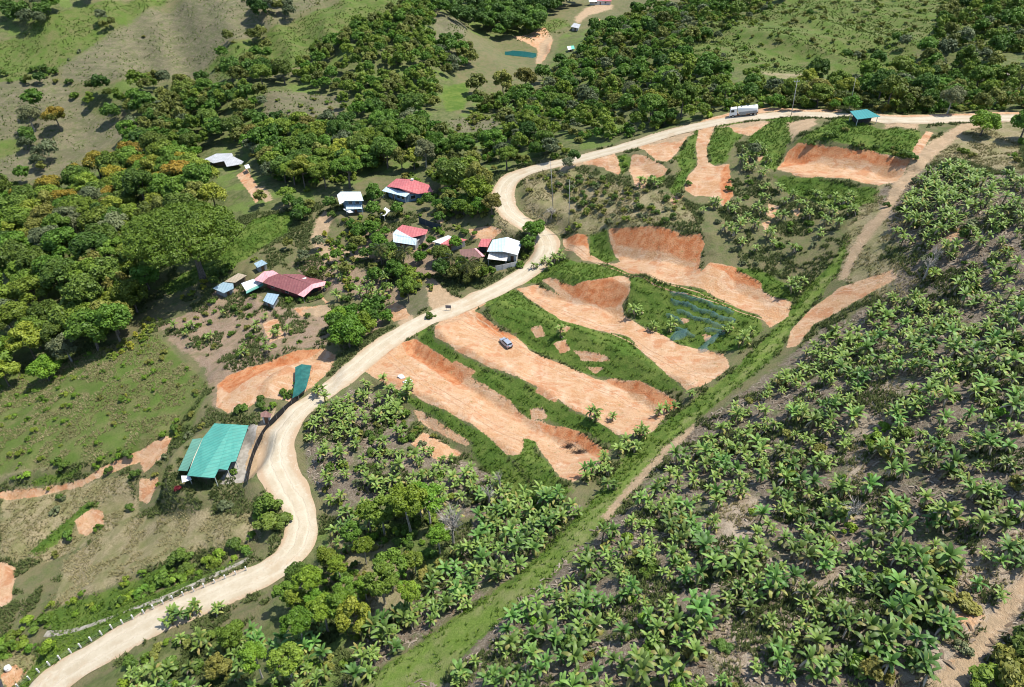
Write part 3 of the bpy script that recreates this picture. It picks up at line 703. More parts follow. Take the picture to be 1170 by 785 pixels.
# shrubs: low lobes from the ground, a few stems
SHRUBS = {}
def shrub_proto(key, seed, r, h, nl, n, size, leaf, bloom=False):
    V, F, ti, bl, C, _ = crown(seed, r, h * .55, nl, n, size, bloom=bloom, up=.45)
    V = V + [0, 0, h * .45]
    keep = V.reshape(-1, 4, 3)[:, :, 2].min(1) > -.25
    V4 = V.reshape(-1, 4, 3)[keep]; ti = ti.reshape(-1, 4)[keep].ravel(); bl = bl.reshape(-1, 4)[keep].ravel()
    m = mesh_np("foliage", V4.reshape(-1, 3), np.arange(4 * len(V4)).reshape(-1, 4), LEAF[leaf], False, {"tint": ti, "bloom": bl} if bloom else {"tint": ti})
    SHRUBS[key] = dict(mesh=m, r=r, h=h, leaf=leaf)
shrub_proto("dark", 30, 1.2, 1.5, 9, 1100, .26, "dark")
shrub_proto("mid", 31, 1.2, 1.3, 9, 1100, .26, "mid")
shrub_proto("light", 32, 1.1, 1.2, 8, 900, .26, "light")
shrub_proto("bright", 33, 1.2, 1.1, 8, 1000, .25, "bright")
shrub_proto("olive", 34, 1.2, 1.1, 9, 900, .26, "olive")
shrub_proto("grey", 35, 1.1, 1.1, 9, 700, .26, "grey")
shrub_proto("yellow", 36, 1.1, 1.5, 8, 800, .26, "yellow")
shrub_proto("red", 37, 1.1, 1.2, 8, 700, .24, "red")
shrub_proto("round", 38, 1.3, 1.9, 14, 2200, .20, "dark")

# banana plants
M_BANANA = leaf_material("banana_leaf", (.064, .128, .021), (.165, .268, .058), .25, .5, .05, .7, .3, top=(.30, .255, .075))
M_STEM = plain("banana_stem", (.20, .19, .10), .7, .25, 0, 1.5, (.11, .085, .05))
M_DEADLEAF = leaf_material("dead_banana_leaf", (.20, .15, .10), (.42, .36, .28), .1, .9, .02, .3, .05)
def blade(base, az, length, width, rise, droop, g, nseg=7, tatter=.25):
    """one arching leaf, folded along the midrib"""
    ca, sa = math.cos(az), math.sin(az)
    V = []; T = []
    x = y = 0.0; ang = rise
    px, pz = 0.0, 0.0
    for i in range(nseg + 1):
        f = i / nseg
        wdt = width * (math.sin(math.pi * min(max(f * .90 + .06, 0), 1)) ** .42) * (.5 if i == 0 else 1)
        if i == 0: wdt *= .15
        fold = .32
        jl = g.uniform(1 - tatter, 1); jr = g.uniform(1 - tatter, 1)
        for s, jj in ((-1, jl), (0, 1), (1, jr)):
            lx = px; ly = s * wdt * .5 * jj; lz = pz - abs(s) * wdt * fold * .5 * (f * 1.2 - .35)
            V.append((base[0] + lx * ca - ly * sa, base[1] + lx * sa + ly * ca, base[2] + lz))
            T.append(g.uniform(.25, .75) + (.15 if s == 0 else 0))
        px += math.cos(ang) * length / nseg; pz += math.sin(ang) * length / nseg
        ang -= droop / nseg * (1 + f)
    F = []
    for i in range(nseg):
        for s in range(2):
            a = i * 3 + s
            F.append((a, a + 1, a + 4, a + 3))
    return np.array(V), np.array(F), np.array(T)
BANANAS = {}
def banana_proto(key, seed, stems):
    g = np.random.default_rng(seed)
    SV, LV, DV = [], [], []; LT, DT, BL = [], [], []
    for (sx, sy, h, nleaf, L) in stems:
        lean = g.normal(size=2) * .12 * h
        top = np.array([sx + lean[0], sy + lean[1], h])
        SV.append(tube([(sx, sy, -.4), (sx + lean[0] * .4, sy + lean[1] * .4, h * .5), top], [.17 * h / 2.6 + .03, .13, .08], 7))
        a0 = g.uniform(0, 6.28)
        for k in range(nleaf):
            f = k / max(nleaf - 1, 1)
            az = a0 + k * 2.4 + g.normal() * .25
            rise = 1.42 - f * .95 + g.normal() * .12; droop = .40 + f * .95 + g.uniform(0, .4)
            v, q, t = blade(top + [0, 0, -.03 * k], az, L * g.uniform(.72, .98) * (.85 + .25 * math.sin(f * 3)), (.56 * g.uniform(.8, 1.2)) * L / 2.0, rise, droop, g)
            LV.append((v, q)); LT.append(np.clip(t + g.uniform(-.5, .4), 0, 1)); BL.append(np.full(len(t), g.uniform(.3, 1) if (f > .7 and g.random() < .45) or g.random() < .04 else 0) * g.uniform(.6, 1, len(t)))
        for k in range(g.integers(2, 5)):
            az = g.uniform(0, 6.28)
            v, q, t = blade(top + [0, 0, -.25], az, L * g.uniform(.55, .8), .36, -.5 + g.normal() * .2, 1.0, g, 4, .5)
            v[:, 2] = np.maximum(v[:, 2], .05); DV.append((v, q)); DT.append(t)
    sm = [mesh_np("pseudostem", *q, M_STEM, True) for q in SV]
    V, F = join(LV); V2, F2 = join(DV)
    lm = mesh_np("leaf_crown", V, F, M_BANANA, True, {"tint": np.concatenate(LT), "bloom": np.concatenate(BL)})
    dm = mesh_np("dead_leaves", V2, F2, M_DEADLEAF, True, {"tint": np.concatenate(DT)})
    BANANAS[key] = dict(stem=sm, SV=join(SV), leaf=lm, dead=dm, V=V, F=F, T=np.concatenate(LT), B=np.concatenate(BL), DV=V2, DF=F2, n=len(stems))
banana_proto("single1", 50, [(0, 0, 1.8, 11, 1.9), (.5, .3, .8, 5, 1.0)])
banana_proto("single2", 51, [(0, 0, 2.2, 12, 2.1), (-.4, .4, .6, 5, 1.0)])
banana_proto("twin1", 52, [(-.6, .1, 2.1, 10, 1.9), (.6, -.2, 1.5, 10, 1.6), (.1, .6, .7, 5, 1.0)])
banana_proto("twin2", 53, [(0, -.7, 1.8, 10, 1.8), (.2, .7, 2.0, 11, 1.9)])
banana_proto("clump1", 54, [(-.8, -.3, 2.0, 9, 1.8), (.7, -.6, 1.8, 9, 1.7), (.1, .9, 1.2, 8, 1.4), (0, 0, 2.4, 8, 1.9)])
banana_proto("clump2", 55, [(.9, .1, 2.2, 10, 2.0), (-.6, -.7, 1.6, 9, 1.6), (-.5, .9, 1.4, 8, 1.5), (.2, 0, .8, 6, 1.1)])
NSTEM = {"single1": 1, "single2": 1, "twin1": 2, "twin2": 2, "clump1": 4, "clump2": 4}
# ------------------------------------------------------------------ where plants stand
def scatter(polys, spacing, jitter=1.0, keep=1.0, excl=(), seed=0, road_gap=4.2):
    """points inside photo outlines at a ground spacing in metres -> N x 3"""
    g = np.random.default_rng(1000 + seed); out = []
    for poly in polys:
        w = hits(poly)
        x0, x1 = w[:, 0].min(), w[:, 0].max(); y0, y1 = w[:, 1].min(), w[:, 1].max()
        xs, ys = np.meshgrid(np.arange(x0, x1 + spacing, spacing), np.arange(y0, y1 + spacing, spacing * .866))
        xs[1::2] += spacing / 2
        xs = xs.ravel() + g.uniform(-.5, .5, xs.size) * spacing * jitter; ys = ys.ravel() + g.uniform(-.5, .5, ys.size) * spacing * jitter
        P = np.stack([xs, ys, H(xs, ys)], -1)
        u, v, d = project(P)
        m = inpoly(poly, u, v) & (g.random(len(P)) < keep)
        for e in excl: m &= ~inpoly(e, u, v)
        P = P[m]
        if len(P):
            dd = np.min(np.hypot(P[:, None, 0] - road[None, ::2, 0], P[:, None, 1] - road[None, ::2, 1]) - road_hw[None, ::2], axis=1)
            P = P[dd > road_gap - 3.1]
        out.append(P)
    return np.vstack(out) if out else np.zeros((0, 3))
BUILD_PX = []      # photo outlines kept free for buildings (filled in below)
TREES = []         # (x, y, z, proto, scale, zone)
SHRUB_AT = []
BANANA_AT = []
grand = np.random.default_rng(77)
CLEAR = [[(300,104),(394,108),(390,148),(304,150)], [(498,90),(545,84),(540,148),(498,150)], [(512,132),(578,130),(576,160),(515,160)]]
def add_trees(P, kinds, s0, s1, z="", sz=None):
    for p in P:
        u_, v_, _ = project(p)
        if any(inpoly(q, np.array([u_]), np.array([v_]))[0] for q in CLEAR): continue
        if p[1] > 210 and u_ > 270 and vnoise(np.array([p[0]]), np.array([p[1]]), 1 / 17., 91)[0] < -.13 and grand.random() < .45: continue
        k = kinds[grand.integers(len(kinds))]; s = grand.uniform(s0, s1)
        TREES.append([p[0], p[1], p[2], k, s])
def add_shrubs(P, kinds, s0, s1):
    for p in P:
        if vnoise(np.array([p[0]]), np.array([p[1]]), 1 / 8., 90)[0] < -.06 and grand.random() < .62: continue
        SHRUB_AT.append([p[0], p[1], p[2], kinds[grand.integers(len(kinds))], grand.uniform(s0, s1)])
def add_bananas(P, s0=.75, s1=1.2, kinds=("single1", "single2", "twin1", "twin2", "clump1", "clump2")):
    for p in P:
        if vnoise(np.array([p[0]]), np.array([p[1]]), 1 / 7.0, 88)[0] + .5 * vnoise(np.array([p[0]]), np.array([p[1]]), 1 / 3.0, 89)[0] < -.40: continue
        BANANA_AT.append([p[0], p[1], p[2], kinds[grand.integers(len(kinds))], grand.uniform(s0, s1)])
def at(u, v): return hit(u, v)[0]

BIG = at(232, 318)
VILLAGE_EX = [[(378,205),(425,205),(430,250),(385,262)],[(425,195),(500,195),(500,245),(430,250)],[(440,250),(515,250),(600,262),(610,300),(560,310),(520,305),(440,285)],[(235,285),(380,285),(385,355),(235,355)],
  [(270,195),(300,190),(315,235),(290,240)],[(345,245),(385,235),(440,290),(430,300),(345,300)],[(480,310),(520,330),(540,350),(490,360)],[(228,178),(280,170),(285,200),(235,200)]]
PAST = [(175,335),(250,285),(290,245),(345,235),(335,270),(260,315),(195,342)]
POND_EX = [[(560,50),(625,48),(640,30),(660,20),(700,0),(712,14),(675,35),(660,65),(625,80),(562,76)]]
# left forest
add_trees(scatter([[(-40,232),(60,236),(120,205),(165,180),(250,205),(258,240),(200,285),(185,335),(150,392),(110,408),(60,440),(-40,455)]], 7.2, 1.0, .9, [PAST] + VILLAGE_EX, 1), ["dark1","mid1","mid1","dark2","mid2","olive1","mid3","light1","bright1","grey1"], .85, 1.5)
add_trees(scatter([[(120,200),(130,195),(240,205),(250,215),(220,225),(130,240),(70,255),(20,235)]], 8, .8, .5, [], 2), ["golden1","golden2"], 1.1, 1.4)
for (u, v, k, s) in [(70,150,"golden1",1.25),(60,185,"grey1",1.2),(40,150,"grey1",1.5),(45,130,"mid2",1.3),(110,110,"golden2",1.1),(120,112,"dark2",1.1),(160,105,"light1",1.2),(190,100,"grey1",1.0),(175,140,"golden1",1.0),(130,140,"dark1",1.0),
   (155,190,"golden1",1.2),(165,205,"golden2",1.3),(105,225,"golden1",1.2),(85,222,"golden2",1.1),(70,230,"yellow_",1),(190,140,"olive1",1.1),(205,120,"golden1",1.0),(140,225,"light1",1.2),(118,300,"golden1",1.15),(75,300,"light1",1.2),(60,325,"mid3",1.1),(105,385,"mid1",1.35),(150,380,"dark1",1.2),
   (180,160,"mid2",1.0),(30,210,"mid2",.9),(18,265,"light1",1.2)]:
    if k in CROWNS: TREES.append([*at(u, v), k, s])
# hedgerow and valley edge trees, upper left
add_trees(scatter([[(85,125),(135,104),(235,95),(335,85),(330,112),(240,135),(190,130),(100,140)]], 8, .9, .7, [], 3), ["dark1","mid1","olive1","olive2","golden2","light2"], .8, 1.2)
add_trees(scatter([[(0,10),(100,-5),(108,5),(60,32),(0,38)]], 10, .9, .85, [], 4), ["mid1","grey1","dark1"], .9, 1.3)
add_trees(scatter([[(288,0),(335,-5),(340,28),(290,42)]], 8, .9, .9, [], 5), ["olive2","grey1","dark2"], 1.0, 1.3)
add_trees(scatter([[(105,25),(160,15),(165,30),(110,40)]], 10, .9, .5, [], 6), ["grey1","olive2"], .7, 1.0)
add_trees(scatter([[(12,100),(55,92),(62,98),(20,105)],[(20,150),(45,160),(62,200),(40,205)]], 6, .9, .75, [], 7), ["olive2","dark1","grey1"], .6, .9)
add_trees(scatter([[(235,50),(300,45),(330,75),(320,95),(262,80)]], 9, .9, .6, [], 8), ["dark1","olive1","mid2"], .7, 1.0)
# lime-green plantation on the middle slope
add_trees(scatter([[(330,95),(365,60),(435,18),(490,5),(503,60),(520,90),(495,135),(430,140),(352,118)]], 5.4, .7, .92, [], 9), ["light1","light2","olive1","light2","mid2","bright1"], .50, .95)
# dark wood at the top
add_trees(scatter([[(485,-25),(560,-25),(700,-30),(690,0),(640,14),(620,40),(565,48),(520,28),(490,10)]], 9.0, .8, .97, POND_EX, 10), ["dark1","dark2","mid1"], 1.0, 1.4)
# central wooded valley
CENTRE = [(520,145),(548,120),(570,108),(625,105),(645,60),(690,35),(720,15),(880,-20),(900,0),(770,68),(800,78),(860,104),(960,100),(1060,66),(1080,-10),(1210,-20),(1210,126),(1165,128),(1040,131),(1000,126),(900,125),(868,124),(830,130),(790,138),(740,151),(690,166),(640,180),(600,190),(575,203),(548,198),(520,196),(500,170)]
CEX = POND_EX + [[(1135,70),(1170,60),(1170,92),(1135,95)]]
add_trees(scatter([CENTRE], 6.6, 1.2, .55, CEX, 11), ["mid1","mid2","olive1","mid3","light2","bright1","dark2","mid1","grey1","light1","olive2"], .42, 1.1)
add_trees(scatter([CENTRE], 5.0, 1.2, .50, CEX, 111), ["mid2","olive2","light2","bright1","grey1","olive2"], .28, .6)
add_shrubs(scatter([CENTRE, [(262,150),(335,155),(420,150),(500,145),(520,195),(545,205),(565,240),(500,215),(430,200),(330,225),(285,180)]], 4.2, 1.2, .55, CEX, 112), ["olive","light","mid","bright","light"], 1.0, 2.3)
# woodland between the pasture, the village and the plantation
MIDW = [(262,150),(335,155),(420,150),(500,145),(520,195),(545,205),(565,240),(560,255),(500,215),(430,200),(372,225),(330,225),(310,210),(285,180)]
add_trees(scatter([MIDW], 6.0, .9, .93, VILLAGE_EX, 12), ["mid1","dark1","bright1","mid2","light1","grey1","olive1","mid3"], .75, 1.15)
for (u, v, k, s) in [(475,140,"dark2",1.25),(475,165,"mid1",1.4),(445,175,"mid2",1.2),(400,215,"mid3",1.3),(420,195,"dark1",1.0),(545,232,"bright1",1.25),(530,245,"bright1",.9),(345,215,"bright1",.9),(600,105,"olive1",1.4),(575,112,"olive2",1.5),(545,110,"olive1",1.2),(350,150,"yellow_",1),(430,135,"dark1",.9),
   (400,398,"bright1",1.3),(415,385,"bright1",1.0),(388,375,"bright1",.9),(610,272,"bright1",.85),(603,290,"mid2",.6),(467,345,"mid2",.75),(1120,155,"bright1",.95),(1165,160,"mid1",.9),(595,122,"light2",1.0),(620,95,"dark1",1.0),
   (330,235,"mid3",.8),(300,235,"olive2",.7),(365,285,"grey1",.55),(348,300,"grey1",.5),(395,315,"olive2",.55),(360,322,"olive2",.6),(430,232,"mid1",.6),(455,250,"mid2",.6),(490,238,"mid2",.55),(505,250,"olive2",.6),(520,285,"bright1",.6),(440,300,"mid1",.6),(453,318,"light2",.65),(476,300,"light2",.55),(505,318,"dark1",.6),(545,322,"olive1",.55),(330,285,"olive2",.5),(503,258,"mid2",.5),(493,280,"bright1",.42),(427,225,"mid1",.55),(500,215,"light2",.6),(378,240,"dark1",.5),(446,292,"light2",.5),(480,300,"bright1",.55),(425,262,"olive2",.55),(410,270,"mid2",.5),(440,270,"bright1",.45),(430,285,"light2",.5),(415,300,"olive1",.45),(385,300,"mid2",.45),(532,312,"mid1",.45),
   (860,180,"grey1",.5),(655,190,"dark2",.5),(648,195,"grey1",.5)]:
    if k in CROWNS: TREES.append([*at(u, v), k, s])
add_trees(scatter([[(140,190),(150,150),(185,118),(240,108),(332,108),(345,150),(285,185),(262,162),(235,178),(190,188)],[(300,150),(350,130),(395,140),(420,150),(330,158)],[(490,60),(535,50),(545,110),(520,135),(500,130),(512,98)]], 5.6, .9, .85, [[(228,178),(280,170),(285,200),(235,200)]], 16), ["olive1","mid1","grey1","mid2","dark1","light2","olive2","bright1"], .6, 1.1)
add_trees(scatter([[(375,215),(435,195),(500,200),(560,250),(555,262),(505,255),(480,240),(430,255),(392,262)],[(398,258),(440,262),(450,300),(480,330),(440,330),(400,310)],[(330,240),(372,232),(352,262),(330,262)],[(500,300),(560,312),(590,305),(540,328),(512,322)]], 3.9, .9, .8, VILLAGE_EX[:3], 17), ["olive2","mid2","bright1","light2","mid1","dark1","olive1"], .36, .68)
add_trees(scatter([[(385,372),(420,352),(445,362),(440,388),(405,405),(380,398)]], 5, .9, .8, [], 18), ["bright1","mid2","bright1"], .45, .7)
# right-hand far slope: scattered trees and thickets
add_trees(scatter([[(905,66),(1000,78),(1060,60),(1065,40),(980,58),(850,75)]], 9, .9, .5, [], 13), ["olive2","mid2","grey1","mid1"], .45, .8)
add_trees(scatter([[(700,90),(780,60),(900,0),(1060,-15),(1060,0),(900,30),(800,85)]], 16, 1.2, .35, [], 14), ["olive2","grey1","mid2"], .35, .6)
add_trees(scatter([[(872,127),(960,128),(1040,130),(1100,129),(1170,126),(1170,112),(1100,114),(1000,112),(880,114)],[(690,165),(790,140),(830,130),(820,122),(740,140),(680,158)]], 5.5, 1, .75, [], 19), ["light2","olive2","light1","olive1","golden2","bright1"], .4, .75)
# grove above the lower-middle bananas
GROVE = [(408,612),(420,590),(470,570),(505,600),(515,640),(470,705),(400,735),(340,748),(318,722),(355,672)]
add_trees(scatter([GROVE], 5.4, .9, .6, [[(425,660),(470,660),(490,690),(430,700)]], 15), ["slim1","slim2","slim2","slim1","slim2","light2"], .6, .95)
for (u, v, k, s) in [(470,612,"slim2",1.35),(440,612,"slim1",1.1),(492,600,"slim2",1.1),(440,690,"slim1",1.0),(450,672,"slim1",.95),(375,722,"slim2",.95),(398,715,"slim2",1.0),(352,735,"light2",.6),(345,668,"dark1",.5),(330,695,"slim1",.7),(360,690,"slim2",1.0),(475,655,"slim1",.6),(300,775,"slim2",.8),(335,778,"slim1",.85),(255,772,"olive2",.55),(270,740,"mid2",.55),(345,700,"light2",.6)]:
    TREES.append([*at(u, v), k, s])

# shrubs
add_shrubs(scatter([[(600,205),(660,197),(720,217),(780,225),(800,255),(740,257),(690,260),(640,268),(608,245)]], 2.6, 1, .85, [], 20), ["olive","grey","grey","olive","dark","light"], .6, 1.25)
add_shrubs(scatter([[(925,166),(975,166),(1040,172),(1042,184),(985,172),(930,168)]], 2.0, .9, .9, [], 21), ["dark","mid","olive"], .6, 1.0)
add_shrubs(scatter([[(-20,430),(180,385),(240,440),(205,500),(130,530),(-20,545)]], 4.0, 1.2, .6, [], 22), ["olive","mid","light","bright","bright"], .4, 1.1)
add_shrubs(scatter([[(-20,535),(40,545),(110,525),(150,515),(200,485),(205,500),(120,538),(40,552),(-20,552)]], 2.6, 1, .7, [], 23), ["bright","mid","dark","bright"], .7, 1.3)
add_shrubs(scatter([[(190,372),(260,350),(320,360),(382,382),(315,402),(240,418)]], 4.6, 1, .7, VILLAGE_EX, 24), ["dark","mid","grey","olive"], .5, 1.1)
add_shrubs(scatter([[(120,695),(180,668),(230,640),(290,612),(300,628),(230,658),(150,688),(120,700)]], 2.6, 1, .85, [], 25), ["bright","mid","dark","bright"], .9, 1.6)
add_shrubs(scatter([[(30,700),(130,665),(200,645),(150,690),(60,715)]], 2.8, 1, .75, [], 26), ["bright","bright","light"], .6, 1.2)
add_shrubs(scatter([[(-20,735),(30,725),(62,735),(60,750),(30,748),(-20,752)]], 3.0, 1, .9, [], 27), ["bright","mid","bright"], 1.3, 2.0)
add_shrubs(scatter([[(120,408),(150,385),(180,355),(190,345),(195,355),(165,390),(130,415)],[(205,338),(235,320),(240,330),(212,345)],[(270,305),(300,290),(300,300),(275,312)]], 2.6, 1, .85, [], 28), ["yellow","light","yellow"], .7, 1.2)
add_shrubs(scatter([[(250,470),(300,455),(345,452),(350,460),(300,470),(255,480)]], 2.4, 1, .7, [], 29), ["dark","mid","bright"], .8, 1.3)
add_shrubs(scatter([[(205,480),(240,485),(215,520),(195,545),(180,560),(170,545),(195,505)]], 2.6, 1, .6, [], 30), ["olive","mid","grey","dark"], .5, 1.0)
add_shrubs(scatter([[(0,560),(110,560),(150,560),(100,640),(40,680),(0,690)]], 8, 1.2, .45, [], 31), ["dark","olive","grey","mid"], .5, 1.1)
add_shrubs(scatter([[(345,470),(400,440),(440,450),(470,470),(540,540),(585,560),(555,595),(480,560),(380,590),(350,560)]], 2.9, 1, .6, [], 32), ["olive","mid","grey","dark","light"], .5, 1.1)
add_shrubs(scatter([GROVE, [(100,790),(190,735),(300,715),(400,760),(400,790)]], 2.5, 1, .72, [], 33), ["mid","dark","bright","olive"], .6, 1.3)
PLANT = [(490,800),(562,735),(622,684),(718,592),(782,525),(812,492),(868,450),(912,418),(945,385),(1003,352),(1048,305),(1032,262),(1030,234),(1062,202),(1085,188),(1220,230),(1220,620),(1110,712),(1045,790)]
GAPS = [[(962,560),(975,480),(1000,440),(1030,430),(1020,470),(992,520),(985,600),(968,600)],[(825,565),(870,575),(850,635),(805,635)],[(805,725),(850,710),(868,760),(835,785)],[(910,665),(955,655),(970,685),(925,695)],[(1080,262),(1100,262),(1100,285),(1080,285)],[(1085,300),(1115,300),(1075,350),(1060,340)]]
add_shrubs(scatter([PLANT], 5.2, 1, .66, [], 34), ["olive","mid","olive","bright","dark"], .55, 1.35)
for (u, v, k, s) in [(1000,510,"mid",1.7),(1010,525,"olive",1.7),(1005,492,"bright",1.3),(1075,650,"olive",2.0),(1095,690,"olive",1.7),(1070,665,"mid",1.6),(1000,775,"olive",1.7),(985,765,"mid",1.4),(1040,755,"dark",1.2),(1150,770,"olive",2.2),(1165,750,"dark",2.0),(1130,785,"mid",1.8),(1100,745,"grey",.9),(1035,710,"olive",1.2),
   (312,602,"dark",2.7),(308,582,"dark",2.2),(300,590,"mid",1.5),(505,268,"bright",1.3),(498,286,"mid",1.4),(521,262,"light",1.3),(531,266,"mid",1.2),(543,268,"bright",1.1),(510,296,"dark",1.4),(490,291,"light",1.3),(484,285,"mid",1.4),(447,286,"bright",1.4),(456,291,"mid",1.4),(470,289,"yellow",1.1),(480,293,"bright",1.3),(430,240,"mid",1.4),(426,250,"light",1.3),(450,240,"bright",1.1),(456,246,"olive",1.2),(480,232,"mid",1.5),(497,228,"bright",1.5),(420,228,"mid",1.3),(380,248,"dark",1.4),(412,251,"bright",1.2),(395,253,"light",1.2),(532,305,"mid",1.5),(520,310,"dark",1.5),(500,306,"mid",1.5),(330,345,"mid",1.3),(345,346,"dark",1.1),(355,345,"dark",1.1),(365,341,"mid",1.1),(290,340,"mid",1.0),(378,318,"olive",1.4),(375,328,"mid",1.2),(258,580,"grey",1.6),(270,625,"dark",1.5),(208,640,"dark",2.0),(195,660,"mid",1.9),(180,668,"mid",1.6),(240,645,"mid",1.4),(250,640,"light",1.3),(75,535,"dark",1.2),(65,530,"mid",1.2),(125,540,"dark",1.0),(155,545,"dark",1.2),(150,582,"dark",1.0),(113,605,"mid",.9),(70,570,"dark",.9),(65,585,"grey",1.2),(80,615,"dark",1.3),(205,560,"red",1.0),(490,364,"round",1.05),(497,362,"mid",.5),
   (325,450,"mid",1.0),(340,440,"bright",1.1),(334,452,"dark",1.1),(268,540,"mid",.8),(50,715,"mid",1.8),(30,715,"bright",1.6),(10,735,"bright",2.0),(55,560,"yellow",.6),(145,452,"yellow",.5),(140,443,"yellow",.4),(380,290,"yellow",1.2),(370,270,"yellow",1.3),(375,280,"yellow",1.2),(480,325,"yellow",1.2),(470,310,"light",1.4),(488,318,"light",1.3),
   (467,335,"round",2.2),(478,330,"round",1.5),(440,330,"dark",1.4),(400,330,"mid",1.5),(395,345,"dark",1.4),(420,342,"dark",1.2),(440,245,"yellow",.9),(500,265,"mid",1.4),(545,312,"light",1.4),(552,308,"yellow",1.2),(560,312,"mid",1.4),(595,305,"mid",1.3),(600,295,"light",1.3),(605,285,"mid",1.2),
   (945,158,"dark",1.2),(955,155,"mid",1.1),(965,150,"olive",1.0),(1040,182,"dark",1.5),(1032,180,"dark",1.3),(1100,175,"mid",1.4),(1110,180,"olive",1.2),(1155,180,"bright",1.1),(1168,165,"mid",1.8),(715,190,"bright",1.2),(712,182,"bright",1.0),(745,205,"dark",.9)]:
    SHRUB_AT.append([*at(u, v), k, s])
add_shrubs(scatter([[(700,100),(780,62),(900,0),(1060,-10),(1060,40),(990,72),(900,78),(820,84)]], 6, 1.5, .42, [], 35), ["olive","light","bright","light","olive"], .7, 2.0)
add_shrubs(scatter([[(-10,88),(30,86),(48,76),(80,96),(98,112),(90,118),(70,104),(46,86),(30,96),(-10,100)],[(0,210),(30,215),(60,205),(62,214),(30,225),(0,222)]], 5, 1, .9, [], 43), ["dark","olive","mid"], 1.5, 2.6)
add_shrubs(scatter([[(1000,130),(1100,129),(1170,126),(1170,118),(1000,120)],[(880,124),(960,124),(960,115),(880,115)]], 4, 1, .8, [], 42), ["olive","yellow","light","mid"], 1.2, 2.2)
add_shrubs(scatter([[(170,95),(330,40),(440,-5),(300,-20),(100,20),(50,80)]], 17, 1, .35, [], 36), ["olive","grey","dark"], .8, 1.8)
add_shrubs(scatter([[(440,215),(520,215),(600,262),(560,262),(540,250),(500,260),(440,250)],[(390,260),(440,270),(470,300),(500,330),(440,345),(380,330),(345,300)]], 2.6, 1, .7, [VILLAGE_EX[0], VILLAGE_EX[1], VILLAGE_EX[2]], 37), ["mid","light","bright","bright","olive","yellow"], .6, 1.4)
add_shrubs(scatter([[(240,345),(310,352),(300,362),(240,358)],[(340,360),(420,350),(440,362),(380,372)]], 3.2, 1, .7, [], 38), ["mid","dark","bright"], .6, 1.1)
add_shrubs(scatter([[(760,215),(860,190),(960,225),(990,235),(960,268),(880,305),(815,300),(805,262)]], 4.6, 1, .6, [], 39), ["mid","bright","dark","grey"], .5, 1.1)
add_shrubs(scatter([[(1010,225),(1060,195),(1170,180),(1170,250),(1060,300),(1020,280)]], 4.4, 1, .5, [], 40), ["olive","dark","mid","grey"], .6, 1.3)
add_shrubs(scatter([[(300,105),(395,108),(392,142),(304,142)]], 6, 1.2, .5, [], 44), ["olive","bright","light"], .7, 1.4)
# dark bushes put in for the giant tree's shadow beside the pasture
add_shrubs(scatter([[(240,318),(298,283),(305,288),(262,312),(245,325)]], 2.6, 1, .9, [], 41), ["dark","dark","mid"], 1.2, 1.7)

# bananas
def rows(poly, spacing, keep, seed, excl=()): return scatter([poly], spacing, .75, keep, excl, seed, 5.0)
add_bananas(rows(PLANT, 2.7, .86, 60, GAPS + [[(960,262),(1060,262),(1060,345),(960,345)]]), .52, 1.10)
add_bananas(rows([(1022,262),(1030,235),(1064,202),(1085,192),(1100,260),(1045,300),(1015,300)], 3.6, .75, 61), .8, 1.15, ("twin1","clump1","clump2","twin2"))
add_bananas(rows([(405,785),(440,757),(475,735),(530,695),(580,662),(625,622),(660,585),(612,560),(560,590),(520,640),(475,690),(420,725)], 2.7, .92, 62), .75, 1.1)
add_bananas(rows([(350,485),(395,452),(430,455),(462,480),(470,512),(540,535),(585,560),(560,600),(505,600),(450,575),(385,590),(362,565)], 2.9, .66, 63), .55, 1.1)
add_bananas(rows([(345,600),(380,590),(440,580),(430,620),(370,650),(345,640)], 3.4, .7, 64), .7, 1.1)
add_bananas(rows([(105,795),(200,734),(260,716),(320,722),(400,745),(400,795)], 2.8, .72, 65), .6, 1.1)
add_bananas(rows([(330,690),(430,690),(480,700),(420,770),(330,740)], 3.4, .6, 71), .6, 1.1)
add_bananas(rows([(770,235),(830,232),(880,215),(930,218),(990,228),(960,262),(905,295),(850,290),(805,258)], 4.6, .55, 66), .7, 1.05, ("twin1","clump1","clump2","twin2"))
add_bananas(rows([(845,168),(880,172),(880,205),(850,205)], 3.2, .8, 67), .7, 1.0, ("twin1","clump1"))
for (u, v) in [(905,328),(916,328),(908,335),(735,210),(742,212),(730,214),(750,214),(620,302),(632,300),(626,308),(640,298),(612,308),(690,530),(705,522),(712,515),(725,515),(672,545),(668,552),(690,540),(728,498),(735,500),(752,475),(763,470),(790,455),(848,395),(858,385),(830,380),(700,480),(680,480),(640,385),(728,360),(765,378),(745,378),(465,455),(455,462),(448,450),(468,445),(438,440),(445,470),(420,445),(365,452),(372,460),(400,470),(395,480),
               (225,700),(200,705),(195,712),(215,708),(250,700),(640,600),(655,590),(700,560)]:
    BANANA_AT.append([*at(u, v), ["twin1","clump1","single2","clump2"][len(BANANA_AT) % 4], grand.uniform(.75, 1.05)])
add_bananas(rows([(330,290),(440,265),(480,330),(440,345),(340,345)], 5, .6, 68, VILLAGE_EX), .8, 1.2)
add_bananas(rows([(195,375),(260,350),(380,385),(310,402),(240,415)], 6, .5, 69, VILLAGE_EX), .6, 1.0)
add_bananas(rows([(560,110),(620,90),(660,100),(640,130),(580,135)], 6, .6, 70), 1.0, 1.4)
